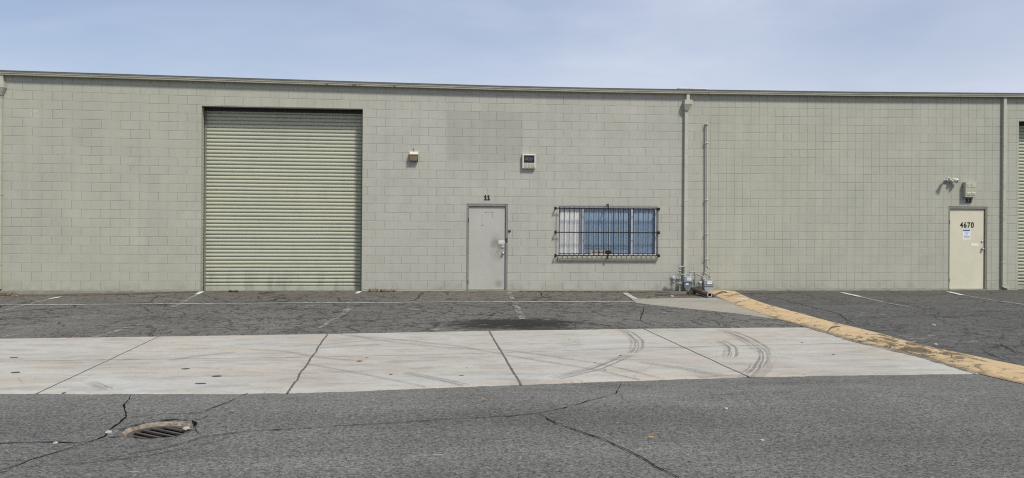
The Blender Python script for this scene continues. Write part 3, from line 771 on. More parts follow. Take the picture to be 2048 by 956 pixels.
# openings x0,x1,z0,z1
DR1 = (WX(401.5), WX(724), 0, WZ(560, 214.5)); DA = (WX(933), WX(1015.5), 0, WZ(975, 407.5)); WN = (WX(1117), WX(1314.5), WZ(1215, 519), WZ(1215, 412.5))
DB = (WX(1896.5), WX(1974.5), 0, WZ(1935, 413)); DR2 = (WX(2036.5), WX(2036.5) + 3.9, 0, WZ(2040, 242))
OP = [DR1, DA, WN, DB, DR2]
TW = .235
w = MB()
xs = sorted(set([BX0, BX1] + [v for o in OP for v in o[:2]] + [BX0 + .5 * k for k in range(1, 116)]))
def wf(pts):
    w.face(pts, [(bu(p[0]) + p[1] / .4064, bv(p[0], p[2])) for p in pts])
for x0, x1 in zip(xs, xs[1:]):
    xm = (x0 + x1) / 2; zc = [-.25]
    hit = [o for o in OP if o[0] < xm < o[1]]
    spans = []
    if hit:
        o = hit[0]
        if o[2] > .1: spans.append((-.25, -.25, o[2], o[2]))
        spans.append((o[3], o[3], topz(x0) - .03, topz(x1) - .03))
    else: spans.append((-.25, -.25, topz(x0) - .03, topz(x1) - .03))
    for a0, a1, b0, b1 in spans: wf([(x0, 0, a0), (x1, 0, a1), (x1, 0, b1), (x0, 0, b0)])
for o in OP:
    x0, x1, z0, z1 = o; z0 = z0 if z0 > .1 else -.25
    wf([(x0, 0, z0), (x0, 0, z1), (x0, TW, z1), (x0, TW, z0)])
    w.face([(x1, 0, z0), (x1, TW, z0), (x1, TW, z1), (x1, 0, z1)], [(bu(x1) - q / .4064, bv(x1, z)) for q, z in ((0, z0), (TW, z0), (TW, z1), (0, z1))])
    w.face([(x0, 0, z1), (x1, 0, z1), (x1, TW, z1), (x0, TW, z1)], [(bu(x0), .5)] * 4)
    if z0 > .1: w.face([(x0, 0, z0), (x1, 0, z0), (x1, TW, z0), (x0, TW, z0)], [(bu(x0), .5)] * 4)
bmesh.ops.remove_doubles(w.bm, verts=w.bm.verts, dist=.0003)
# ends and back
w.box(BX0, BX0 + .2, .001, BD, -.25, topz(BX0) - .05); w.box(BX1 - .2, BX1, .001, BD, -.25, topz(BX1) - .05); w.box(BX0, BX1, BD, BD + .2, -.25, 4.9)
w.build('wall', M['wall'], bld, keep=True)
rf = MB(); fx0 = sorted(set([x for x in xs] + [p[0] for p in TOPW]))
for x0, x1 in zip(xs, xs[1:]): 
    z0, z1 = topz(x0) - .03, topz(x1) - .03
    rf.face([(x0, -.01, z0), (x1, -.01, z1), (x1, BD + .2, 4.98), (x0, BD + .2, 4.98)])
for x0, x1 in zip(fx0, fx0[1:]):
    for (y0, h0), (y1, h1) in zip(((-.02, -.02), (-.02, .016), (-.112, .018), (-.121, .012), (-.121, -.006)), ((-.02, .016), (-.112, .018), (-.121, .012), (-.121, -.006), (-.119, -.006))):
        rf.face([(x0, y0, topz(x0) + h0), (x1, y0, topz(x1) + h0), (x1, y1, topz(x1) + h1), (x0, y1, topz(x0) + h1)], mi=1)
rf.build('roof', [M['roof'], paint('dark_roof_edge', (.10, .10, .095), .8)], bld)
ft = MB()
sg = [BX0, -12, WX(0), WX(130), WX(250), WX(400)]
def foot_strip(xa, xb, zt):
    ft.box(xa, xb, -.022, -.001, -.3, zt, .006)
foot_strip(BX0, DR1[0] - .01, ZB - .004); foot_strip(WX(1424), DB[0] - .01, ZB - .004); foot_strip(DR1[1] + .01, DA[0] - .01, ZB - .018); foot_strip(DA[1] + .01, WX(1424) - .003, ZB - .018); foot_strip(DB[1] + .01, DR2[0] - .01, ZB - .018)
ft.build('footing', M['footing'], bld)
# rolled edge fascia, swept along the eave
fa = MB()
prof = [(-.0, .0), (-.112, .002), (-.118, -.004), (-.118, -.014), (-.110, -.018), (-.110, -.048), (-.090, -.052), (-.090, -.060), (-.120, -.062), (-.120, -.086), (-.112, -.092), (-.06, -.092), (-.002, -.080)]
fx = sorted(set([x for x in xs] + [p[0] for p in TOPW]))
seam = WX(1419, 184, FO)
for x0, x1 in zip(fx, fx[1:]):
    for (y0, h0), (y1, h1) in zip(prof, prof[1:]):
        fa.face([(x0, y0, topz(x0) + h0), (x1, y0, topz(x1) + h0), (x1, y1, topz(x1) + h1), (x0, y1, topz(x0) + h1)])
fa.mi = 1
X = WX(1417.2, 184, FO); fa.box(X - .012, X + .008, -.124, -.002, topz(X) - .094, topz(X) - .008)
for px0, px1 in ((648, 656), (680, 722), (745, 765), (775, 792)):
    X0, X1 = WX(px0, 168, FO), WX(px1, 168, FO); zt = topz((X0 + X1) / 2)
    fa.face([(X0, -.1205, zt - .087), (X1, -.1205, zt - .087), (X1, -.1205, zt - .066), (X0, -.1205, zt - .066)], mi=1)
fo = fa.build('fascia', [M['fascia'], M['rust']], bld)

# --- roll-up doors
def roll_up(o, label, pxr):
    x0, x1, z1 = o[0], o[1], o[3]
    q = MB(); p = .0872; yb = .34
    n = int((z1 - .0) / p) + 1
    pr = []
    for k in range(n):
        for t, y in ((0.0, .004), (.05, -.010), (.16, -.021), (.32, -.028), (.48, -.027), (.64, -.027), (.78, -.019), (.87, -.006), (.915, .010), (.98, .012)):
            pr.append((.09 + (k + t) * p, yb + y))
    nx = 10; bend = [[.0 for _ in range(nx)] for _ in pr]
    vv = [[q.bm.verts.new((x0 - .03 + (x1 - x0 + .06) * j / (nx - 1), y + .004 * mnoise.noise(Vector((j * .9 + x0, int(i / 10) * .7, 1))), z + .003 * mnoise.noise(Vector((j * .5, int(i / 10) * .37, 7))))) for j in range(nx)] for i, (z, y) in enumerate(pr)]
    for i in range(len(pr) - 1):
        for j in range(nx - 1):
            f = q.bm.faces.new((vv[i][j], vv[i][j + 1], vv[i + 1][j + 1], vv[i + 1][j])); f.smooth = (i % 10) < 7
    d = q.build('roll_up_door', M['slat'], bld, keep=True)
    if label: d['label'] = label
    s = MB(); s.box(x0 + .01, x1 - .01, yb - .035, yb + .02, -.02, .088, .006); s.build('bottom_bar', M['slat'], d)
    for xa, xb in ((x0 + .002, x0 + .045), (x1 - .045, x1 - .002)):
        s = MB(); s.box(xa, xb, yb - .052, yb - .042, -.05, z1 - .002); s.box(xa if xa < (x0 + x1) / 2 else xb - .006, xa + .006 if xa < (x0 + x1) / 2 else xb, yb - .0415, yb + .03, -.05, z1 - .002)
        s.build('guide_rail', M['frame_b'], d)
    s = MB(); s.box(x0 + .003, x1 - .003, yb - .075, yb - .055, z1 - .085, z1 + .02, .003); s.build('shade_strip', M['black'], d)  # added black strip, paints the shade of the gap above the curtain
    s = MB(); s.box(x0 - .1, x1 + .1, yb + .1, yb + .45, z1 - .02, z1 + .4, .02); s.build('curtain_roll', M['slat'], d)
    return d
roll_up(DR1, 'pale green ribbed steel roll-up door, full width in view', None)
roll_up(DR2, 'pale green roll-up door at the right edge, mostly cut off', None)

# --- entry doors
def slot_tube(mb, a, b, r): mb.tube([a, b], r, 8)
def entry(o, leaf, frame, label, zt):
    x0, x1, z1 = o[0], o[1], o[3]
    d = MB(); fw = .05
    lx0, lx1, lz = x0 + fw, x1 - fw, z1 - fw - .012
    d.box(lx0 + .004, lx1 - .004, .045, .09, .022, lz - .004, .004)
    door = d.build('door', leaf, bld); door['label'] = label
    s = MB()
    s.box(x0 + .001, lx0, .006, .16, -.05, z1 - .001, .004); s.box(lx1, x1 - .001, .006, .16, -.05, z1 - .001, .004); s.box(lx0 + .001, lx1 - .001, .0065, .16, lz, z1 - .0015, .004)
    s.box(lx0 + .001, lx0 + .014, .0905, .15, -.05, lz); s.box(lx1 - .014, lx1 - .001, .0905, .15, -.05, lz); s.box(lx0 + .015, lx1 - .015, .0905, .15, lz - .02, lz)
    s.build('door_frame', frame, door)
    s = MB(); s.box(lx0 + .001, lx1 - .001, -.015, .12, -.05, .016, .004); s.build('threshold', M['footing'], door)
    for z in (z1 - .40, z1 - .40 - 1.48):
        s = MB(); s.tube([(lx0 + .001, .034, z - .05), (lx0 + .001, .034, z + .05)], .008, 10); s.box(lx0 - .012, lx0 - .002, .001, .0055, z - .05, z + .05); s.build('hinge', M['black'], door)
    return door, lx0, lx1, lz
def knob(parent, x, z, y=.045, mat='chrome', name='doorknob', r=.03):
    s = MB()
    if name == 'doorknob': s.disc((x, y, z), (0, -1, 0), [(0, .036), (.006, .036), (.009, .016), (.03, .014), (.036, .022), (.045, r), (.058, r), (.066, .02), (.067, .004)], 18)
    else: s.disc((x, y, z), (0, -1, 0), [(0, .030), (.012, .029), (.02, .022), (.021, .01), (.016, .008)], 18)
    return s.build(name, M[mat], parent)
d1, ax0, ax1, az = entry(DA, M['door_a'], M['frame_a'], 'grey beige flush door with scuffed paint under number 11', 0)
YA = .045
knob(d1, WX(1005.5, 507, -.045), WZ(1005.5, 507)); knob(d1, WX(1005.5, 495, -.045), WZ(1005.5, 495), name='deadbolt')
s = MB(); r = wall_rect(997, 481, 1010, 487, -YA); s.box(r[0], r[1], YA - .0025, YA - .0005, r[2], r[3])
s.mi = 1
for k in range(4): s.box(r[0] + .012 + k * .033, r[0] + .034 + k * .033, YA - .0032, YA - .0026, r[2] + .025, r[2] + .045)
s.build('sticker', [M['white'], M['ink']], d1)
s = MB()
for (a, b, e, f) in ((963, 424.2, 988, 425.6), (963.5, 425, 964.6, 452), (984.4, 426, 985.6, 441), (962, 450, 971, 451.6)):
    r = wall_rect(a, b, e, f, -YA); s.face([(r[0], YA - .0008, r[2]), (r[1], YA - .0008, r[2]), (r[1], YA - .0008, r[3]), (r[0], YA - .0008, r[3])])
for i, (a, b, e, f) in enumerate(((984, 556, 1011, 578), (975, 460, 1012, 530))):
    s.build('scuff_marks', M['scuff'], d1) if i == 0 else s.build('grime_mark', M['grime'], d1); s = MB()
    r = wall_rect(a, b, e, f, -YA); s.face([(r[0], YA - .0011 - .0001 * i, r[2]), (r[1], YA - .0011 - .0001 * i, r[2]), (r[1], YA - .0011 - .0001 * i, r[3]), (r[0], YA - .0011 - .0001 * i, r[3])], [(0, 0), (1, 0), (1, 1), (0, 1)])
s.build('grime_mark', M['grime'], d1)
s = MB(); r = wall_rect(1013, 476, 1015.4, 484, 0); s.box(r[0] - .012, r[1] - .005, -.006, .0055, r[2], r[3], .002); s.build('strike_plate', M['dark_metal'], d1)

d2, bx0, bx1, bz = entry(DB, M['door_b'], M['frame_b'], 'cream door with black number 4670 and a posted notice', 0)
knob(d2, WX(1964, 498, -.045), WZ(1964, 498)); knob(d2, WX(1964, 483, -.045), WZ(1964, 483), name='deadbolt')
s = MB(); r = wall_rect(1925, 458, 1941, 479.5, -YA); s.box(r[0], r[1], YA - .0025, YA - .0005, r[2], r[3])
wd, ht = r[1] - r[0], r[3] - r[2]
s.mi = 1; s.box(r[0] + .012, r[1] - .012, YA - .0032, YA - .0026, r[3] - .055, r[3] - .016)
s.mi = 2
for k, (fa_, fb_) in enumerate(((.25, .8), (.4, .62), (.18, .72), (.18, .9), (.2, .88))):
    z = r[3] - .075 - k * .036; s.box(r[0] + wd * fa_, r[0] + wd * fb_, YA - .0032, YA - .0026, z - .012, z)
s.build('notice', [M['white'], M['blue'], M['ink']], d2)
s = MB(); r = wall_rect(1941.5, 486.5, 1956.5, 492, -YA); s.box(r[0], r[1], YA - .0025, YA - .0005, r[2], r[3]); s.build('sticker', M['white'], d2)

# lettering as solid digits
def digits_mesh(text, size, bold, sx, depth):
    cu = bpy.data.curves.new('digits', 'FONT'); cu.body = text; cu.size = size; cu.offset = bold; cu.extrude = depth / 2; cu.align_x = 'CENTER'; cu.space_character = 1.25
    o = bpy.data.objects.new('digits', cu); COL.objects.link(o)
    dg = bpy.context.evaluated_depsgraph_get(); me = bpy.data.meshes.new_from_object(o.evaluated_get(dg))
    bpy.data.objects.remove(o)
    for v in me.vertices: x, y, z = v.co; v.co = (x * sx, -z, y)
    return me
me = digits_mesh('4670', .20, .0045, .78, .006)
xs_ = [v.co.x for v in me.vertices]; zs_ = [v.co.z for v in me.vertices]
r = wall_rect(1920, 444, 1947.5, 455.5, -YA)
kx, kz = (r[1] - r[0]) / (max(xs_) - min(xs_)), (r[3] - r[2]) / (max(zs_) - min(zs_))
for v in me.vertices: v.co = (r[0] + (v.co.x - min(xs_)) * kx, YA - .0038 + v.co.y, r[2] + (v.co.z - min(zs_)) * kz)
me.materials.append(M['black_matte']); o = bpy.data.objects.new('door_number', me); COL.objects.link(o); o.parent = d2

ONE = [(.06, 0), (.94, 0), (.94, .16), (.72, .16), (.72, 1), (.42, 1), (.30, .90), (.06, .82), (.06, .68), (.32, .72), (.32, .16), (.06, .16)]
TWO = [(0, 0), (1.0, 0), (1.0, .30), (.84, .30), (.80, .18), (.42, .18), (.78, .44), (.95, .60), (.97, .76), (.88, .91), (.68, 1.0), (.38, 1.0), (.14, .92), (.03, .76), (.05, .64), (.18, .60), (.30, .66), (.30, .76), (.40, .86), (.54, .86), (.63, .78), (.63, .68), (.55, .54), (.0, .16)]
def house_number(glyphs, rect, label):
    r = wall_rect(*rect, 0.01); n = len(glyphs); wd = (r[1] - r[0]) / n; s = MB()
    for k, gph in enumerate(glyphs): s.prism([(r[0] + wd * (k + .04 + x * .92), r[2] + z * (r[3] - r[2])) for x, z in gph], -.016, -.0005)
    return at_base(s, 'house_number', M['black'], ((r[0] + r[1]) / 2, 0, r[2]), label, 'house number')
house_number([ONE, ONE], (968, 390, 980.5, 399.5), 'black number 11 on the block wall over the grey beige door')
house_number([ONE, TWO], (1930.5, 397, 1943.5, 405), 'black number 12 beneath the painted louvred box over the cream door')

# --- window
x0, x1, z0, z1 = WN
zs = WZ(1215, 512)
wn = MB(); YF = .03
def fr(xa, xb, za, zb, ya=YF, yb=YF + .05): wn.box(xa, xb, ya, yb, za, zb, .003)
m1, m2 = WX(1166, 460, -YF), WX(1263.5, 460, -YF)
fr(x0 + .002, x0 + .03, zs, z1 - .002); fr(x1 - .045, x1 - .002, zs, z1 - .002); fr(x0 + .031, x1 - .046, z1 - .05, z1 - .0025); fr(x0 + .031, x1 - .046, zs + .0, zs + .045)
fr(m1 - .022, m1 + .022, zs + .046, z1 - .051, YF - .006, YF + .045); fr(m2 - .022, m2 + .022, zs + .046, z1 - .051, YF - .006, YF + .045)
win = wn.build('window', M['alu'], bld)
pan = ((x0 + .032, m1 - .023), (m1 + .023, m2 - .023), (m2 + .023, x1 - .047))
for k, (a_, b2) in enumerate(pan):
    s = MB(); s.box(a_, b2, YF + .02, YF + .024, zs + .046, z1 - .052)
    p = s.build('pane', M['glass_clear'] if k == 0 else M['glass_blue'], win)
    p['label'] = ('clear left pane', 'blue tinted wide middle pane', 'blue tinted narrow right pane')[k]
s = MB(); nb = 30
for k in range(nb):
    cx = x0 + .05 + (x1 - x0 - .1) * (k + .5) / nb; wv = .048; an = .28 + .12 * math.sin(k * 2.4) + random.uniform(-.1, .1)
    pts = []
    for j in range(5):
        t = (j - 2) / 2 * wv; bow = .007 * (1 - (j - 2) ** 2 / 4)
        pts.append((cx + t * math.cos(an) - bow * math.sin(an), YF + .085 - t * math.sin(an) - bow * math.cos(an)))
    for (a1, b1), (a2, b2) in zip(pts, pts[1:]):
        f = s.face([(a1, b1, zs + .06), (a2, b2, zs + .06), (a2, b2, z1 - .03), (a1, b1, z1 - .03)]); f.smooth = True
bmesh.ops.remove_doubles(s.bm, verts=s.bm.verts, dist=.0002)
s.build('vertical_blind', M['blind'], win, keep=True)
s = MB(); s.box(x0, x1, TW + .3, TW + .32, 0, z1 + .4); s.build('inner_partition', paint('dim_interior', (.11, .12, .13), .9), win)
s = MB(); s.box(m1 + .03, m2 - .03, YF + .0255, YF + .03, zs + .235, zs + .246); s.build('glazing_bar', M['frame_a'], win)
s = MB(); sxa, sxb = WX(1115.5), WX(1314.5)
s.prism([(sxa, WZ(1215, 520.5)), (sxb, WZ(1215, 520.5)), (sxb, zs - .028), (sxa, zs - .028)], -.055, -.001)
s.box(sxa + .004, sxb - .004, -.048, YF + .04, zs - .0275, zs - .002, .006); s.build('window_sill', M['sill'], win)

# small plate standing inside the window
s = MB(); r = wall_rect(1181, 500.5, 1223, 508.5, -YF - .0)
y0 = YF + .004
s.box(r[0], r[1], y0, y0 + .012, r[2], r[3], .002); wd = r[1] - r[0]; ht = r[3] - r[2]
s.mi = 1; s.box(r[0] + wd * .70, r[1] - .002, y0 - .002, y0 - .0005, r[2] + .003, r[3] - .003)
for k in range(11): s.box(r[0] + wd * (.09 + .053 * k), r[0] + wd * (.125 + .053 * k), y0 - .002, y0 - .0005, r[2] + ht * (.34 + .05 * (k % 2)), r[2] + ht * (.66 - .06 * (k % 3)))
at_base(s, 'window_sign', [paint('tan_plate', (.34, .29, .22), .6), M['black']], ((r[0] + r[1]) / 2, y0, r[2]), 'small tan and black plate propped low in the middle window pane', 'sign')

# --- security grille over the window
GY = .10
gc = W(1215, 515, GY)
gr = thing('window_grille', 'black iron security bars bolted over the only window', 'security grille', (gc.x, 0, gc.z))
for k in range(21):
    px = 1118.5 + (1315.8 - 1118.5) * k / 20
    s = MB(); X = WX(px, 460, GY); s.box(X - .0075, X + .0075, -GY - .0075, -GY + .0075, WZ(px, 511.5, GY), WZ(px, 414 + (px - 1118) * .012, GY)); s.build('bar', M['iron'], gr)
for py in (417.2, 465, 511.3):
    s = MB(); xa, xb = WX(1112, py, GY), WX(1318.5, py, GY); z = WZ(1215, py, GY); s.box(xa, xb, -GY - .019, -GY - .008, z - .012, z + .012); s.build('rail', M['iron'], gr)
    for X, sgn in ((xa, 1), (xb, -1)):
        s = MB(); s.box(X - .012, X + .012, -GY - .0195, -.004, z - .01, z + .01); s.box(X - .022, X + .022, -.008, -.0005, z - .034, z + .034, .002)
        s.disc((X, -GY - .0196, z), (0, -1, 0), [(0, .016), (.008, .016), (.014, .008)], 8); s.box(X - .011, X + .011, -GY - .018, -GY + .0, z - .036, z + .036, .002); s.build('bracket', M['iron'], gr)
for pa, pb in ((407.5, 420), (508, 517.5)):
    s = MB(); X = WX(1215.5, 460, GY); za, zb = WZ(1215, pb, GY), WZ(1215, pa, GY); s.box(X - .016, X + .016, -GY - .026, -GY - .0195, za, zb, .002)
    zz = zb - .02 if pa < 450 else za + .02
    s.box(X - .011, X + .011, -GY - .0192, -.0005 if pa < 450 else -.056, zz - .011, zz + .011); s.build('bracket', M['iron'], gr)

# --- downspouts (parts of the warehouse)
def strap(parent, x, z, hw, yo):
    s = MB(); s.box(x - hw - .03, x + hw + .03, -.004, -.0008, z - .015, z + .015); s.box(x - hw - .004, x + hw + .004, -yo - .004, -.0045, z - .014, z + .014); s.build('strap', M['pipe'], parent)
def head_spout(px, pyh0, pyh1, pyt, pybot, w_px, lbl):
    x = WX(px, 300, .06); hw = .041
    s = MB(); ztop = WZ(px, pyt + 4, .06); zb = 0.06 if pybot is None else WZ(px, pybot, .06)
    s.box(x - hw, x + hw, -.080, -.004, zb, WZ(px, pyh1, .06) - .002, .006)
    sp = s.build('downspout', M['pipe'], bld); sp['label'] = lbl
    s = MB(); s.box(x - .005, x + .075, -.10, -.001, WZ(px, pyh0, .06) - .02, topz(x) - .088, .004); s.build('outlet', M['pipe'], sp)
    s = MB(); za, zb2 = WZ(px, pyh0, .1), WZ(px, pyh1, .1); zm = za - (za - zb2) * .42
    bx = (x - .075, x + .125); dep = .17
    s.box(bx[0], bx[1], -dep, -.002, zm, za, .004)
    q = [(bx[0] + .004, -dep + .004), (bx[1] - .004, -dep + .004), (bx[1] - .004, -.004), (bx[0] + .004, -.004)]; p2 = [(x - hw - .008, -.105), (x + hw + .008, -.105), (x + hw + .008, -.006), (x - hw - .008, -.006)]
    for k in range(4):
        j = (k + 1) % 4; s.face([(*q[k], zm - .001), (*q[j], zm - .001), (*p2[j], zb2), (*p2[k], zb2)])
    s.face([(*a_, zb2) for a_ in p2][::-1])
    s.build('conductor_head', M['pipe'], sp)
    for z in (zb2 - .04, 2.2, .62): strap(sp, x, z, hw, .080)
    return sp
head_spout(1372, 200, 221, 184, 549, 6, 'square downspout with box head between window and gas meters')
head_spout(-.5, 165, 190, 145, None, 5, 'square downspout with box head at the left edge')
s = MB(); x = WX(2008.5, 400, .06); hw = .043
s.box(x - hw, x + hw, -.082, -.004, .14, topz(x) - .09, .006); sp = s.build('downspout', M['pipe'], bld); sp['label'] = 'square downspout without head, right of the cream door'
s = MB(); s.prism([(x - hw, .139), (x + hw, .139), (x + hw + .10, .105), (x + hw + .10, .035), (x + .02, .05), (x - hw, .085)], -.081, -.0045); s.build('shoe', M['pipe'], sp)
s = MB(); s.box(x + hw + .1005, x + hw + .104, -.074, -.012, .045, .095); s.build('spout_mouth', M['dark'], sp)  # dark plate painted as the shaded opening of the shoe
for z in (4.3, 2.0, .7): strap(sp, x, z, hw, .082)

# --- doorbell
q = W(1019, 462); s = MB(); s.disc((q.x, -.0005, q.z), (0, -1, 0), [(0, .032), (.01, .032), (.018, .026), (.02, .018), (.03, .014), (.031, .004)], 18)
at_base(s, 'doorbell', M['dark_metal'], (q.x, 0, q.z), 'small round dark bell button on the wall right of the grey door', 'doorbell')

# --- wall lamp
r = wall_rect(819, 303, 836.5, 322, .1); cx = (r[0] + r[1]) / 2; hw = (r[1] - r[0]) / 2
zt, zm_, zb_ = r[3], WZ(828, 309.5, .1), r[2]
lamp = thing('wall_lamp', 'cream wall lamp with yellowed lens beside the roll-up door', 'wall lamp', (cx, 0, zb_))
s = MB()
def quadprism(mb, pr, xa, xb):      # profile in (y,z) swept in x
    a_ = [mb.bm.verts.new((xa, y, z)) for y, z in pr]; b2 = [mb.bm.verts.new((xb, y, z)) for y, z in pr]
    fs = [mb.bm.faces.new(a_), mb.bm.faces.new(b2[::-1])]
    for i in range(len(pr)): j = (i + 1) % len(pr); fs.append(mb.bm.faces.new((a_[i], a_[j], b2[j], b2[i])))
    for f in fs: f.material_index = mb.mi
quadprism(s, [(-.001, zb_ + .01), (-.02, zb_ + .0), (-.02, zm_ - .01), (-.135, zm_), (-.14, zm_ + .012), (-.06, zt), (-.001, zt)], cx - hw, cx + hw)
s.build('housing', M['cream_plastic'], lamp)
s = MB(); quadprism(s, [(-.021, zb_ + .012), (-.095, zb_ + .012), (-.125, zm_ - .008), (-.021, zm_ - .012)], cx - hw + .008, cx + hw - .012); s.build('lens', M['lens'], lamp)
s = MB(); quadprism(s, [(-.021, zb_ - .004), (-.1, zb_ - .004), (-.1, zb_ + .0105), (-.021, zb_ + .0105)], cx - hw + .002, cx + hw - .006); s.box(cx - hw + .001, cx - hw + .0075, -.126, -.0205, zb_ + .01, zm_ - .011); s.box(cx + hw - .0115, cx + hw - .001, -.12, -.0205, zb_ + .01, zm_ - .011); s.build('lens_frame', M['dark_metal'], lamp)
s = MB(); s.tube([(cx, -.03, zt - .005), (cx, -.03, zt + .05), (cx, -.015, zt + .075)], .010, 8); s.disc((cx, -.001, zt + .085), (0, -1, 0), [(0, .022), (.015, .022), (.02, .012)], 12); s.build('conduit', M['gas_pipe'], lamp)

# --- cream alarm box with black face
r = wall_rect(1044.5, 308, 1071.5, 337, .09); dep = .085
bx = thing('alarm_box', 'square cream alarm box with black name panel above the window', 'alarm box', ((r[0] + r[1]) / 2, 0, r[2]))
s = MB(); s.box(r[0], r[1], -dep, -.001, r[2], r[3], .014, 2); s.build('case', M['cream_plastic'], bx)
wd, ht = r[1] - r[0], r[3] - r[2]
pa = (r[0] + wd * .13, r[0] + wd * .90, r[2] + ht * .40, r[2] + ht * .91)
s = MB(); s.box(pa[0], pa[1], -dep - .004, -dep - .0005, pa[2], pa[3], .0015)
s.mi = 1
pw, ph = pa[1] - pa[0], pa[3] - pa[2]
def stroke(u0, v0, u1, v1, wd_=.007):
    a_ = Vector((pa[0] + pw * u0, 0, pa[2] + ph * v0)); b2 = Vector((pa[0] + pw * u1, 0, pa[2] + ph * v1)); d = (b2 - a_).normalized(); n = Vector((-d.z, 0, d.x)) * wd_ / 2
    s.face([(p.x, -dep - .0047, p.z) for p in (a_ - n, b2 - n, b2 + n, a_ + n)])
for q in ((.08, .3, .2, .72), (.2, .72, .3, .3), (.1, .45, .28, .42), (.3, .3, .29, .78), (.36, .7, .36, .3), (.36, .7, .48, .68), (.37, .5, .47, .5), (.37, .31, .48, .33), (.52, .3, .53, .7), (.53, .7, .62, .66), (.62, .66, .55, .5), (.6, .2, .62, .5), (.66, .7, .7, .45), (.7, .45, .76, .7), (.7, .45, .71, .25), (.9, .66, .8, .62), (.8, .62, .88, .45), (.88, .45, .8, .32)): stroke(*q)
s.build('name_panel', [M['panel'], M['scratch']], bx)
s = MB()
for cI in range(3):
    for k in range(4):
        xa = r[0] + wd * (.13 + cI * .27); z = r[2] + ht * (.075 + k * .075)
        s.box(xa, xa + wd * .22, -dep - .0022, -dep - .0006, z, z + ht * .03)
s.build('louvres', M['vent_dark'], bx)
s = MB(); s.disc((r[1] - .03, -dep - .0003, r[3] - .022), (0, -1, 0), [(0, .007), (.003, .007)], 8); s.build('screw', M['dark_metal'], bx); s = MB(); s.disc((r[1] - .03, -dep - .0003, r[2] + .024), (0, -1, 0), [(0, .008), (.004, .008)], 8); s.build('screw', M['dark_metal'], bx)

# --- painted siren box over door 12
dep = .13
r = wall_rect(1931, 364, 1953.5, 394.5, dep)
bx = thing('siren_box', 'wall-coloured louvred steel siren box over the cream door', 'siren box', ((r[0] + r[1]) / 2, 0, r[2]))
s = MB(); s.box(r[0], r[1], -dep, -.001, r[2], r[3], .006); s.build('case', M['siren'], bx)
wd, ht = r[1] - r[0], r[3] - r[2]
s = MB()
for cI, vs_ in ((0, (.13, .20, .27)), (1, (.13, .20, .27)), (0, (.69, .76, .83)), (1, (.69, .76, .83))):
    s = MB()
    for k, v in enumerate(vs_):
        xa = r[0] + wd * (.13 + cI * .42); z = r[2] + ht * v
        quadprism(s, [(-dep - .0005, z + .022), (-dep - .012, z + .003), (-dep - .012, z), (-dep - .0005, z)], xa, xa + wd * .34)
    s.build('louvres', M['siren'], bx)

# --- twin floodlight
q = W(1898, 359.5, .03)
fl = thing('floodlight', 'twin-headed chrome security floodlight left of the siren box', 'floodlight', (q.x, 0, q.z))
s = MB(); s.disc((q.x, -.0008, q.z), (0, -1, 0), [(0, .065), (.02, .065), (.032, .05), (.034, .02)], 20); s.tube([(q.x - .01, -.035, q.z + .015), (q.x - .01, -.07, q.z + .05)], .02, 10); s.build('base', M['siren'], fl)
def flood(hx, hz, hy, tx, ty, tz, mat):
    h = Vector((hx, hy, hz)); ax = Vector((tx, ty, tz)).normalized()
    s = MB(); s.tube([Vector((q.x, -.03, q.z)), h - ax * .115], .014, 8)
    s.disc(h - ax * .12, ax, [(0, .02), (.02, .034), (.06, .042), (.11, .06), (.13, .068)], 18); hd = s.build('lamp_head', M['silver'], fl)
    s = MB(); s.disc(h + ax * .021, ax, [(0, .067), (.008, .066), (.004, .055), (-.012, .03), (-.02, .004)], 18); s.build('reflector', M['chrome'], hd)
h1 = W(1891.5, 364, .17); flood(h1.x, h1.z, -.17, -.35, -1, -.5, 0)
h2 = W(1914, 361.5, .12); flood(h2.x, h2.z, -.12, .85, -.6, -.45, 0)
s = MB(); s.disc((q.x + .03, -.06, q.z - .02), (.2, -1, -.5), [(0, .035), (.06, .035), (.075, .025), (.08, .005)], 14); s.build('motion_sensor', M['siren'], fl)

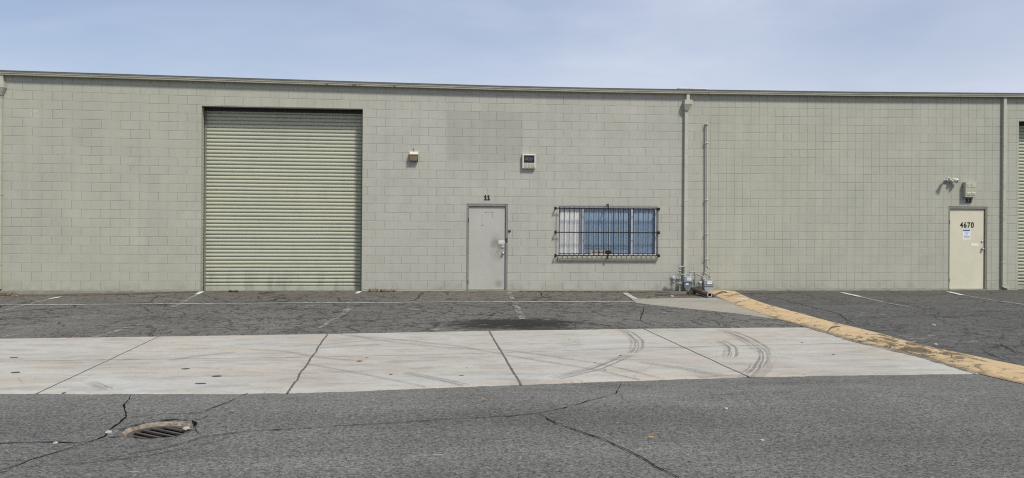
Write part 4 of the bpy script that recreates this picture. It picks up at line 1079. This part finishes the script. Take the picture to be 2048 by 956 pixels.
# --- gas meters
MO = .22
def WP(cx, cy, off=MO): return W(1330 + cx / 11.25, 520 + cy / 11.25, off)
gm = WP(505, 700); 
m1 = thing('gas_meter', 'dark blue-grey gas meter with round regulator at the foot of the downspout', 'gas meter', (gm.x, -MO, 0), 'gas meters on the wall')
def meter(root, cx0, cx1, cyt, cym, cyb, lower, seed):
    p0, p1 = WP(cx0, cym), WP(cx1, cym); x0, x1 = p0.x, p1.x; zt, zm, zb = WP(cx0, cyt).z, p0.z, WP(cx0, cyb).z
    cx, hw = (x0 + x1) / 2, (x1 - x0) / 2
    s = MB()
    pr = []
    for k in range(13):
        th = PI + PI * k / 12; pr.append((cx + (hw - .012) * math.copysign(abs(math.cos(th)) ** .7, math.cos(th)), zb + .08 + .08 * math.sin(th)))
    poly = [(cx + hw - .012, zm - .012)] + [(cx - hw + .012, zm - .012)] + pr
    s.prism(poly, -MO - .08, -MO + .08); bmesh.ops.bevel(s.bm, geom=[e for e in s.bm.edges], offset=.008, segments=2, affect='EDGES')
    body = s.build('lower_case', M[lower], root)
    s = MB(); s.box(x0 - .006, x1 + .006, -MO - .10, -MO + .09, zm - .012, zm + .010, .005); s.box(x0 + .002, x1 - .002, -MO - .088, -MO + .085, zm + .0105, zt, .022, 3)
    for k in range(7): s.disc((x0 + .012 + (x1 - x0 - .024) * k / 6, -MO - .1003, zm - .001), (0, -1, 0), [(0, .007), (.006, .007)], 6)
    up = s.build('upper_case', M['meter'], root)
    s = MB(); xi0, xi1 = x0 + (x1 - x0) * .30, x0 + (x1 - x0) * .80; zi0, zi1 = zm + (zt - zm) * .26, zm + (zt - zm) * .72
    s.box(xi0 - .012, xi1 + .012, -MO - .098, -MO - .0885, zi0 - .012, zi1 + .012, .003); s.mi = 1; s.box(xi0, xi1, -MO - .1, -MO - .0983, zi0, zi1)
    s.mi = 2
    for k in range(4): s.disc((xi0 + (xi1 - xi0) * (k + .5) / 4, -MO - .1002, (zi0 + zi1) / 2), (0, -1, 0), [(0, .010), (.001, .010)], 12)
    s.build('index_window', [M['meter'], M['white'], M['ink']], up)
    for sx_ in (.2, .8):
        s = MB(); X = x0 + (x1 - x0) * sx_; s.disc((X, -MO, zt - .004), (0, 0, 1), [(0, .032), (.02, .032), (.022, .026), (.05, .026)], 8); s.build('pipe_union', M['gas_pipe'], root)
    return x0, x1, zt, zm, zb
a0, a1, azt, azm, azb = meter(m1, 400, 606, 355, 488, 665, 'meter_dark', 1)
s = MB(); p, p2 = WP(442, 553), WP(506, 515); s.box(p.x, p2.x, -MO - .0825, -MO - .0805, p.z, p2.z); s.build('label_plate', M['white'], m1)
def pipe(root, pts, r, name='pipe', off=MO, fit=True):
    P = [WP(x, y, o) for x, y, o in pts]
    Q = [P[0]]
    for a_, b2, c_ in zip(P, P[1:], P[2:]):
        l1, l2 = (b2 - a_).length, (c_ - b2).length; e = min(.03, l1 * .4, l2 * .4)
        u, v = b2 + (a_ - b2).normalized() * e, b2 + (c_ - b2).normalized() * e
        Q += [u, u.lerp(b2, .6).lerp(b2.lerp(v, .4), .5), v]
    Q.append(P[-1])
    s = MB(); s.tube(Q, r, 10)
    if fit:
        for b2 in P[1:-1]:
            s.disc(b2 - Vector((0, 0, .02)), (0, 0, 1), [(0, r * 1.25), (.04, r * 1.25)], 10)
    return s.build(name, M['gas_pipe'], root)
xl_, xr_ = 441, 566
pipe(m1, [(330, 800, MO), (330, 150, MO), (435, 150, MO), (441, 345, MO)], .016, 'riser')
for cy, rr, hh in ((240, .03, .03), (175, .024, .03), (405, .032, .05), (455, .026, .03), (530, .032, .045), (590, .024, .03)):
    s = MB(); p = WP(330, cy); s.disc(p - Vector((0, 0, hh / 2)), (0, 0, 1), [(0, rr), (hh, rr)], 8); s.build('pipe_union', M['gas_pipe'], m1)
s = MB(); p = WP(330, 240); s.tube([p + Vector((-.035, 0, 0)), p + Vector((.035, 0, 0))], .016, 8); s.build('valve', M['gas_pipe'], m1); s = MB(); p = WP(330, 530); s.tube([p + Vector((-.02, -.02, 0)), p + Vector((.03, -.04, 0))], .014, 8)
s.build('valve', M['gas_pipe'], m1)
s = MB(); p = WP(175, 415); ax = Vector((-.25, -1, .12)).normalized()
s.disc(p + ax * -.03, ax, [(0, .03), (.01, .07), (.022, .078), (.030, .080), (.034, .080), (.036, .068), (.05, .055), (.058, .03), (.066, .027), (.078, .026), (.08, .01)], 28)
s.tube([p, WP(330, 415)], .021, 10); s.disc(WP(262, 412) - Vector((.02, 0, 0)), (1, 0, 0), [(0, .034), (.035, .034)], 8)
s.disc(p + Vector((.01, -.02, -.06)), (0.05, -.1, -1), [(0, .022), (.035, .022), (.04, .014), (.065, .012)], 12)
reg = s.build('regulator', M['meter'], m1)
pipe(m1, [(262, 325, .10), (560, 325, .10), (740, 322, .12), (855, 385, .2), (858, 440, MO)], .016, 'manifold')
pipe(m1, [(566, 345, MO), (566, 268, MO), (660, 268, MO), (676, 330, .18), (680, 600, .14), (800, 610, .14)], .014, 'outlet_pipe')

gm2 = WP(960, 720)
m2_ = thing('gas_meter', 'pale weathered gas meter with tall riser pipe beside the yellow hump', 'gas meter', (gm2.x, -MO, 0), 'gas meters on the wall')
c0, c1, czt, czm, czb = meter(m2_, 850, 1075, 440, 568, 725, 'meter_pale', 2)
def RW(px, py, off): return W(px, py, off)
s = MB(); s.tube([RW(1413.8, 249, .07), RW(1413.8, 535, .07)], .022, 12); rz = s.build('riser_pipe', M['pipe'], m2_)
s = MB(); p = RW(1413.8, 249, .07); s.disc(p - Vector((0, 0, .03)), (0, 0, 1), [(0, .03), (.05, .03), (.06, .02)], 12); s.tube([p, p + Vector((-.03, .065, 0))], .022, 10); s.build('pipe_cap', M['pipe'], rz)
for py in (286, 400, 468, 518):
    s = MB(); p = RW(1413.8, py, .07); s.disc(p - Vector((0, 0, .02)), (0, 0, 1), [(0, .027), (.04, .027)], 12); s.box(p.x - .045, p.x - .015, -.08, -.001, p.z - .02, p.z + .02, .003); s.box(p.x - .06, p.x + .05, -.006, -.0008, p.z - .022, p.z + .022); s.build('pipe_clamp', M['pipe'], rz)
P = [RW(1413.8, 533, .07), RW(1416, 534, .12), RW(1418, 537, .18), RW(1410.4, 546.7, .2), RW(1419, 552, MO), RW(1418.5, 559, MO)]
s = MB(); s.tube(P, .018, 10)
for b2 in P[1:5]: s.disc(b2 - Vector((0, 0, .022)), (.1, 0, 1), [(0, .026), (.044, .026)], 10)
s.build('swing_joint', M['gas_pipe'], m2_)
s = MB(); s.tube([RW(1412.6, 547, .1), RW(1412.6, 562, .1)], .012, 8); s.build('pipe', M['gas_pipe'], m2_)
s = MB(); p = WP(770, 520, .2); s.disc(p + Vector((0, .02, -.02)), (.6, -1, 0), [(0, .03), (.05, .034), (.06, .02)], 12); s.tube([WP(740, 560, .2), WP(860, 510, .2)], .015, 8); s.disc(WP(725, 565, .2), (0, -1, .1), [(0, .022), (.03, .022)], 10); s.build('shutoff_valve', M['meter'], m2_)
s = MB(); a_, b2 = WP(778, 508, .26), WP(822, 478, .26); s.box(a_.x, b2.x, -.262, -.258, a_.z, b2.z); s.build('tag', M['white'], m2_)

# --- brown pipe lying on the ground
e1, e0 = G(1419.5, 596), G(1386, 588)
r = .057
s = MB(); pa_ = Vector((e1.x, e1.y, r + .012)); pb_ = Vector((e0.x, e0.y + .05, r + .05)); dv = (pb_ - pa_).normalized(); Ln = (pb_ - pa_).length
prof = [(.3, r * .72), (.001, r * .72), (0, r * .78), (.0005, r), (.025, r * 1.02), (.028, r * .97), (Ln * .28, r * .97), (Ln * .28 + .004, r * 1.04), (Ln * .34, r * 1.04), (Ln * .34 + .004, r * .97), (Ln, r * .95), (Ln + .001, r * .3)]
s.disc(pa_, dv, prof, 24)
for f in s.bm.faces:
    if all((v.co - pa_).dot(dv) < .027 for v in f.verts): f.material_index = 1
    f.smooth = False if f.material_index else True
for f in s.bm.faces:
    if all(((v.co - pa_) - dv * (v.co - pa_).dot(dv)).length < r * .71 for v in f.verts): f.material_index = 2
at_base(s, 'drain_pipe', [M['clay'], M['clay_rim'], M['dark']], ((pa_.x + pb_.x) / 2, (pa_.y + pb_.y) / 2, 0), 'short brown hollow pipe lying on the ground before the gas meters', 'pipe')

# --- rubble and a bent pipe piece right of the meters
def rock(mb, c_, r, seed, flat=.6):
    n = 8; rr = random.Random(seed)
    t = bmesh.ops.create_icosphere(mb.bm, subdivisions=3, radius=1)
    for v in t['verts']:
        d = v.co.normalized(); k = r * (1 + .35 * mnoise.noise(d * 1.6 + Vector((seed * 3.1, 0, 0)))); v.co = Vector(c_) + Vector((d.x * k, d.y * k, d.z * k * flat))
    for v in t['verts']:
        for f in v.link_faces: f.material_index = mb.mi
cur = [G(1428, 591, .03), G(1437, 586.5, .05), G(1444, 583.5, .09), G(1450, 583.5, .08), G(1455, 587, .04), G(1462, 587, .02)]
s = MB(); s.tube([Vector(p) for p in cur], [.022, .02, .018, .016, .014, .012], 10); s.disc(cur[0] + Vector((-.0, 0, 0)), (-1, -.3, -.1), [(0, .04), (.05, .042), (.055, .03)], 10)
at_base(s, 'hose_end', paint('perished_rubber', (.10, .10, .10), .7, var=.3, dirt=(.25, .24, .22)), (cur[2].x, cur[2].y, 0), 'bent grey hose end on the ground between pale meter and yellow hump', 'hose')
s = MB(); P = [G(1443, 591.5, .075), G(1455, 590.5, .09), G(1470, 588.5, .07), G(1481, 588, .05)]
s.tube(P, [.006, .011, .012, .007], 7); at_base(s, 'stick', M['straw'], (P[1].x, P[1].y, 0), 'thin dry stick lying at the top of the yellow hump', 'stick')
for i, (px, py, r_, lb) in enumerate(((1344, 593.5, .045, 'flat pale chunk of concrete on the soil left of the meters'), (1905 - 38, 652 - 1, .035, 'white pebble out on the dark asphalt right of the yellow hump'), (1871, 689.5, .03, 'small pale stone beside the right edge of the yellow hump'), (217, 867, .028, 'whitish stone in the crack left of the storm drain'), (111, 887.5, .018, 'small tan stone on the long crack at lower left'), (1452, 818.5, .02, 'white pebble alone on the near asphalt at right'), (1524, 881.5, .018, 'white pebble low on the near asphalt, right of the tan leaf'))):
    g_ = G(px, py); s = MB(); rock(s, (g_.x, g_.y, zg(g_.x, g_.y) + r_ * .25), r_, i + 2, .5)
    at_base(s, 'stone', M['pebble'] if i else M['concrete_bit'], (g_.x, g_.y, zg(g_.x, g_.y)), lb, 'stone', 'loose stones on the ground')

# --- leaves
def leaf(px, py, size, rot, label, mat='leaf_orange', curl=.35):
    g_ = G(px, py); s = MB(); n = 8
    c_, sn = math.cos(rot), math.sin(rot)
    def pt(u, v): 
        x, y = u * size, v * size; z = .012 + size * curl * (abs(v) * 1.3 + .35 * u * u) 
        return (g_.x + x * c_ - y * sn, g_.y + x * sn + y * c_, zg(g_.x, g_.y) + .006 + z)
    row = [(-1 + 2 * k / n) for k in range(n + 1)]; wv = [.42 * math.sin(PI * (k / n) ** .8) * (1 + .25 * math.sin(k * 2.7)) for k in range(n + 1)]
    for k in range(n):
        for sd in (-1, 1):
            s.face([pt(row[k], 0), pt(row[k + 1], 0), pt(row[k + 1], sd * wv[k + 1]), pt(row[k], sd * wv[k])] if 0 < k < n - 1 else ([pt(row[k], 0), pt(row[k + 1], 0), pt(row[k + 1], sd * wv[k + 1])] if k == 0 else [pt(row[k], 0), pt(row[k + 1], 0), pt(row[k], sd * wv[k])])).smooth = True
    bmesh.ops.remove_doubles(s.bm, verts=s.bm.verts, dist=.0003)
    s.tube([pt(1, 0), pt(1.35, .06)], .0025, 5)
    return at_base(s, 'dry_leaf', M[mat], (g_.x, g_.y, zg(g_.x, g_.y)), label, 'leaf', 'dry leaves on the ground')
leaf(721, 724, .055, .5, 'curled orange leaf lying on the pale concrete strip')
leaf(968, 802.5, .03, -.4, 'tiny orange leaf on the near asphalt just below the concrete')
leaf(1303, 879, .028, .2, 'tan leaf on the near asphalt right of the long diagonal crack')
leaf(466, 826, .022, 1.0, 'small tan leaf on the asphalt upper right of the storm drain')
leaf(8, 945, .03, .3, 'brown leaf on the crack in the lower left corner', 'leaf_brown')

# --- litter, dry grass, weeds
s = MB(); rr = random.Random(5)
for k in range(150):
    u = rr.random() ** 1.5; px = -25 + 66 * u; g_ = G(px, 588.5 + rr.uniform(-1.5, 2.5)); c0_ = Vector((g_.x, min(g_.y, -.04), zg(g_.x, g_.y) + rr.uniform(.01, .085) * (1 - u * .6)))
    d = Vector((rr.uniform(-1, 1), rr.uniform(-1, 1), rr.uniform(-.5, .5))).normalized() * rr.uniform(.02, .045); e = Vector((rr.uniform(-1, 1), rr.uniform(-1, 1), rr.uniform(-.6, .6))).normalized() * rr.uniform(.012, .022)
    s.mi = 0 if rr.random() < .75 else 1; s.face([c0_ - d, c0_ - e, c0_ + d, c0_ + e])
ob = s.build('leaf_litter', [M['leaf_brown'], M['straw']], keep=True); tag(ob, 'drift of brown dead leaves against the wall foot at far left', 'dead leaves', kind='stuff')
def tuft(name, spans, n, hmin, hmax, mats, label, cat, lean=1.0, seed=1, width=.006):
    s = MB(); rr = random.Random(seed)
    for k in range(n):
        a_, b2, yy = spans[k % len(spans)]; px = rr.uniform(a_, b2); g_ = G(px, yy + rr.uniform(-.6, .8)); p = Vector((g_.x, min(g_.y, -.035), zg(g_.x, g_.y)))
        h_ = rr.uniform(hmin, hmax); th = rr.uniform(0, 2 * PI); d = Vector((math.cos(th), min(.2, math.sin(th)), 0)) * h_ * lean * rr.uniform(.4, 1.1); s.mi = rr.randrange(len(mats))
        w1 = Vector((-d.y, d.x, 0)); w1 = (w1.normalized() if w1.length > 0 else Vector((1, 0, 0))) * width
        m_ = p + d * .5 + Vector((0, 0, h_ * .75)); t_ = p + d + Vector((0, 0, h_))
        m_.y = min(m_.y, -.03); t_.y = min(t_.y, -.03)
        s.face([p - w1, p + w1, m_ + w1 * .8, m_ - w1 * .8]); s.face([m_ - w1 * .8, m_ + w1 * .8, t_])
    c_ = G((spans[0][0] + spans[0][1]) / 2, spans[0][2])
    return at_base(s, name, mats, (c_.x, min(c_.y, -.04), 0), label, cat)
tuft('grass_tuft', [(735, 792, 583.5)], 240, .02, .09, [M['straw'], M['straw'], M['leaf_brown']], 'straggle of dry straw grass at the wall right of the roll-up door', 'dry grass', 1.4, 3)
tuft('weed', [(457, 476, 584)], 140, .02, .05, [M['weed'], M['leaf_brown']], 'low dark weed at the foot of the roll-up door', 'weed', 1.0, 4, .008)
def bush(px, py, rx, ry, h_, n, label, seed, mats):
    s = MB(); rr = random.Random(seed); g_ = G(px, py); st = MB()
    for k in range(n):
        th = rr.uniform(0, 2 * PI); q = rr.random() ** .5; c_ = Vector((g_.x + rx * q * math.cos(th), g_.y + ry * q * math.sin(th), rr.uniform(.01, h_) * (1 - .5 * q)))
        d = Vector((rr.gauss(0, 1), rr.gauss(0, 1), rr.gauss(.2, .6))).normalized() * rr.uniform(.012, .026); e = d.cross(Vector((rr.gauss(0, 1), rr.gauss(0, 1), rr.gauss(0, 1)))).normalized() * rr.uniform(.008, .015)
        s.mi = rr.randrange(len(mats)); s.face([c_ - d, c_ - e, c_ + d, c_ + e])
    return at_base(s, 'weed', mats, (g_.x, g_.y, 0), label, 'weed')
bush(1382, 589, .11, .07, .12, 300, 'leafy green weed between dark meter and brown pipe', 6, [M['weed'], M['weed'], M['weed'], paint('weed_pale', (.15, .17, .07), .6, var=.3), M['leaf_brown']])
bush(1398, 583, .16, .07, .12, 160, 'dark green weed under the pipes between the two meters', 8, [M['weed'], M['leaf_brown']])

# --- storm drain
dr = thing('storm_drain', 'round iron storm drain sunk in the near asphalt with broken concrete rim', 'storm drain', (DC.x, DC.y, 0))
s = MB(); GR = DRr - .019; GZ = -.034
vv = []
for k in range(NSEG):
    th = 2 * PI * k / NSEG; c_, sn = math.cos(th), math.sin(th); rr_ = rim_r(k)
    n1 = 2.2 * mnoise.noise(Vector((c_ * 5, sn * 5, 7))) + 2.0 * mnoise.noise(Vector((c_ * 15, sn * 15, 2))) + 1.2 * mnoise.noise(Vector((c_ * 40, sn * 40, 2)))
    vv.append([(DC.x + c_ * q, DC.y + sn * q, z) for q, z in ((rr_ + .004, -.006), (rr_ - .010 + .006 * n1, -.014 + .005 * n1), (GR + .002 + .004 * n1, -.028 + .004 * n1), (GR - .004, GZ - .004), (GR - .004, GZ - .012))])
for k in range(NSEG):
    p, q = vv[k], vv[(k + 1) % NSEG]
    for i in range(4): s.face([p[i], q[i], q[i + 1], p[i + 1]]).smooth = False
s.build('rim', M['rim'], dr, keep=True)
s = MB(); an = math.radians(-36); ca, sa = math.cos(an), math.sin(an)
def gp(u, v, z): return (DC.x + u * ca - v * sa, DC.y + u * sa + v * ca, z)
NR = 48
for k in range(NR):       # outer ring of the grate
    t0, t1 = 2 * PI * k / NR, 2 * PI * (k + 1) / NR
    for (r0, z0), (r1, z1) in (((GR - .005, GZ), (GR * .80, GZ)), ((GR * .80, GZ), (GR * .80, GZ - .012))):
        s.face([gp(r0 * math.cos(t0), r0 * math.sin(t0), z0), gp(r0 * math.cos(t1), r0 * math.sin(t1), z0), gp(r1 * math.cos(t1), r1 * math.sin(t1), z1), gp(r1 * math.cos(t0), r1 * math.sin(t0), z1)])
for k in range(-2, 3):    # bars
    v = k * .082; L = math.sqrt(max(0, (GR * .82) ** 2 - v * v)); hw = .0125
    for (a_, b2) in (((v - hw, GZ + .0005), (v + hw, GZ + .0005)), ((v - hw, GZ - .012), (v - hw, GZ + .0005)), ((v + hw, GZ + .0005), (v + hw, GZ - .012))):
        s.face([gp(-L, a_[0], a_[1]), gp(L, a_[0], a_[1]), gp(L, b2[0], b2[1]), gp(-L, b2[0], b2[1])])
s.build('grate', M['cast'], dr, keep=True)
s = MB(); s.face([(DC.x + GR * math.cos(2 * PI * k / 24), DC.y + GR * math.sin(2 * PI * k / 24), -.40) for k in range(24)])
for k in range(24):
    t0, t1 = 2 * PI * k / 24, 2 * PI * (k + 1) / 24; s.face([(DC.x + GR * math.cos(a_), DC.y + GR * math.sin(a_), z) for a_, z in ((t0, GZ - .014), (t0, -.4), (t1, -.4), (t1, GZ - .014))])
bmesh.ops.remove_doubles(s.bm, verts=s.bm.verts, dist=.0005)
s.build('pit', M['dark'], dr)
for i, (px, py, r_) in enumerate(((370, 853, .045), (352, 866, .04))):
    pass
s = MB(); g_ = G(373, 853, 0); rock(s, (g_.x, g_.y, -.016), .034, 31, .4); at_base(s, 'stone', M['pebble'], (g_.x, g_.y, -.03), 'loose grey stone on the right rim of the storm drain', 'stone', 'loose stones on the ground')

# --- something low on the roof
p = W(1374, 177, -3); s = MB()
for a_, b2, z in ((W(1346, 177, -3).x, W(1403, 177, -3).x, p.z),):
    zr = topz(a_) - .03
    s.box(a_ + .1, b2 - .1, 2.6, 3.6, zr - .1, z - .09, .01); s.box(a_, b2, 2.5, 3.7, z - .0899, z - .058, .012)
at_base(s, 'roof_hatch', paint('pale_hatch_metal', (.6, .62, .64), .5), (p.x, 3, topz(p.x) - .03), 'low pale roof hatch just showing above the eave over the downspout', 'roof hatch')

# ------------------------------------------------------------------ light, sky, camera
SD = Vector((.62, -1, 1.5)).normalized()
el = math.asin(SD.z); az = math.atan2(SD.x, SD.y)
wd_ = bpy.data.worlds.new('World'); sc.world = wd_; wd_.use_nodes = True
t = NT(wd_.node_tree); bg = wd_.node_tree.nodes['Background']
sky = t.n.new('ShaderNodeTexSky'); sky.sky_type = 'NISHITA'; sky.sun_disc = False; sky.sun_elevation = el; sky.sun_rotation = az
sky.air_density = 1.0; sky.dust_density = 1.6; sky.ozone_density = 1.5; sky.altitude = 30
tc = t.n.new('ShaderNodeTexCoord'); dirv = tc.outputs['Generated']
sp = t.sep(dirv)
# thin high cloud, flattened towards the horizon
zz = t.math('ADD', t.math('MAXIMUM', sp[2], 0.0), .12)
cv = t.comb(t.math('DIVIDE', sp[0], zz), t.math('DIVIDE', sp[1], zz), 0.0)
n1 = t.noise(t.scale(cv, .6, .7, 1, (3.1, 1.7, 0)), 1.0, 5, .5, .5)
n2 = t.noise(t.scale(cv, 1.3, 2.2, 1, (1, 4, 0)), 1.0, 6, .6, .8)
cl = t.math('ADD', t.math('MULTIPLY', t.rng(n1, .25, .75, smooth=True), .7), t.math('MULTIPLY', t.rng(n2, .3, .85, smooth=True), .16))
cl = t.math('ADD', t.math('MULTIPLY', cl, .68), t.rng(sp[0], -.4, .6, .17, .38), clamp=True)
skc = t.mix(cl, t.mix(1.0, sky.outputs[0], (1.0, .97, 1.02), 'MULTIPLY'), (6.0, 6.4, 7.5))
t.put(bg.inputs[0], skc); bg.inputs[1].default_value = .098
su = bpy.data.lights.new('Sun', 'SUN'); su.energy = 2.75; su.angle = math.radians(8); su.color = (1, .965, .85)
so = bpy.data.objects.new('Sun', su); COL.objects.link(so); so.rotation_euler = SD.to_track_quat('Z', 'Y').to_euler(); so.location = (20, -30, 30)

cam = bpy.data.cameras.new('Camera'); co = bpy.data.objects.new('Camera', cam); COL.objects.link(co)
cam.sensor_width = 36; cam.lens = 36 * F / 2048; cam.shift_y = (PY - 478) / 2048; cam.clip_end = 2000; cam.clip_start = .05
cx_ = R * math.cos(RO) + U * math.sin(RO); cy_ = -R * math.sin(RO) + U * math.cos(RO); cz_ = -A
mw = Matrix.Identity(4)
for i in range(3): mw[i][0], mw[i][1], mw[i][2], mw[i][3] = cx_[i], cy_[i], cz_[i], CAM[i]
co.matrix_world = mw
sc.camera = co
sc.view_settings.view_transform = 'Standard'; sc.view_settings.look = 'None'; sc.view_settings.gamma = 1; sc.view_settings.exposure = 0.24
sc.view_settings.use_curve_mapping = False
sc.render.resolution_x, sc.render.resolution_y = 1024, 478
sc.cycles.use_denoising = False
sc.cycles.max_bounces = 6; sc.cycles.filter_width = 1.15; sc.cycles.caustics_reflective = False; sc.cycles.caustics_refractive = False; sc.cycles.sample_clamp_indirect = 3
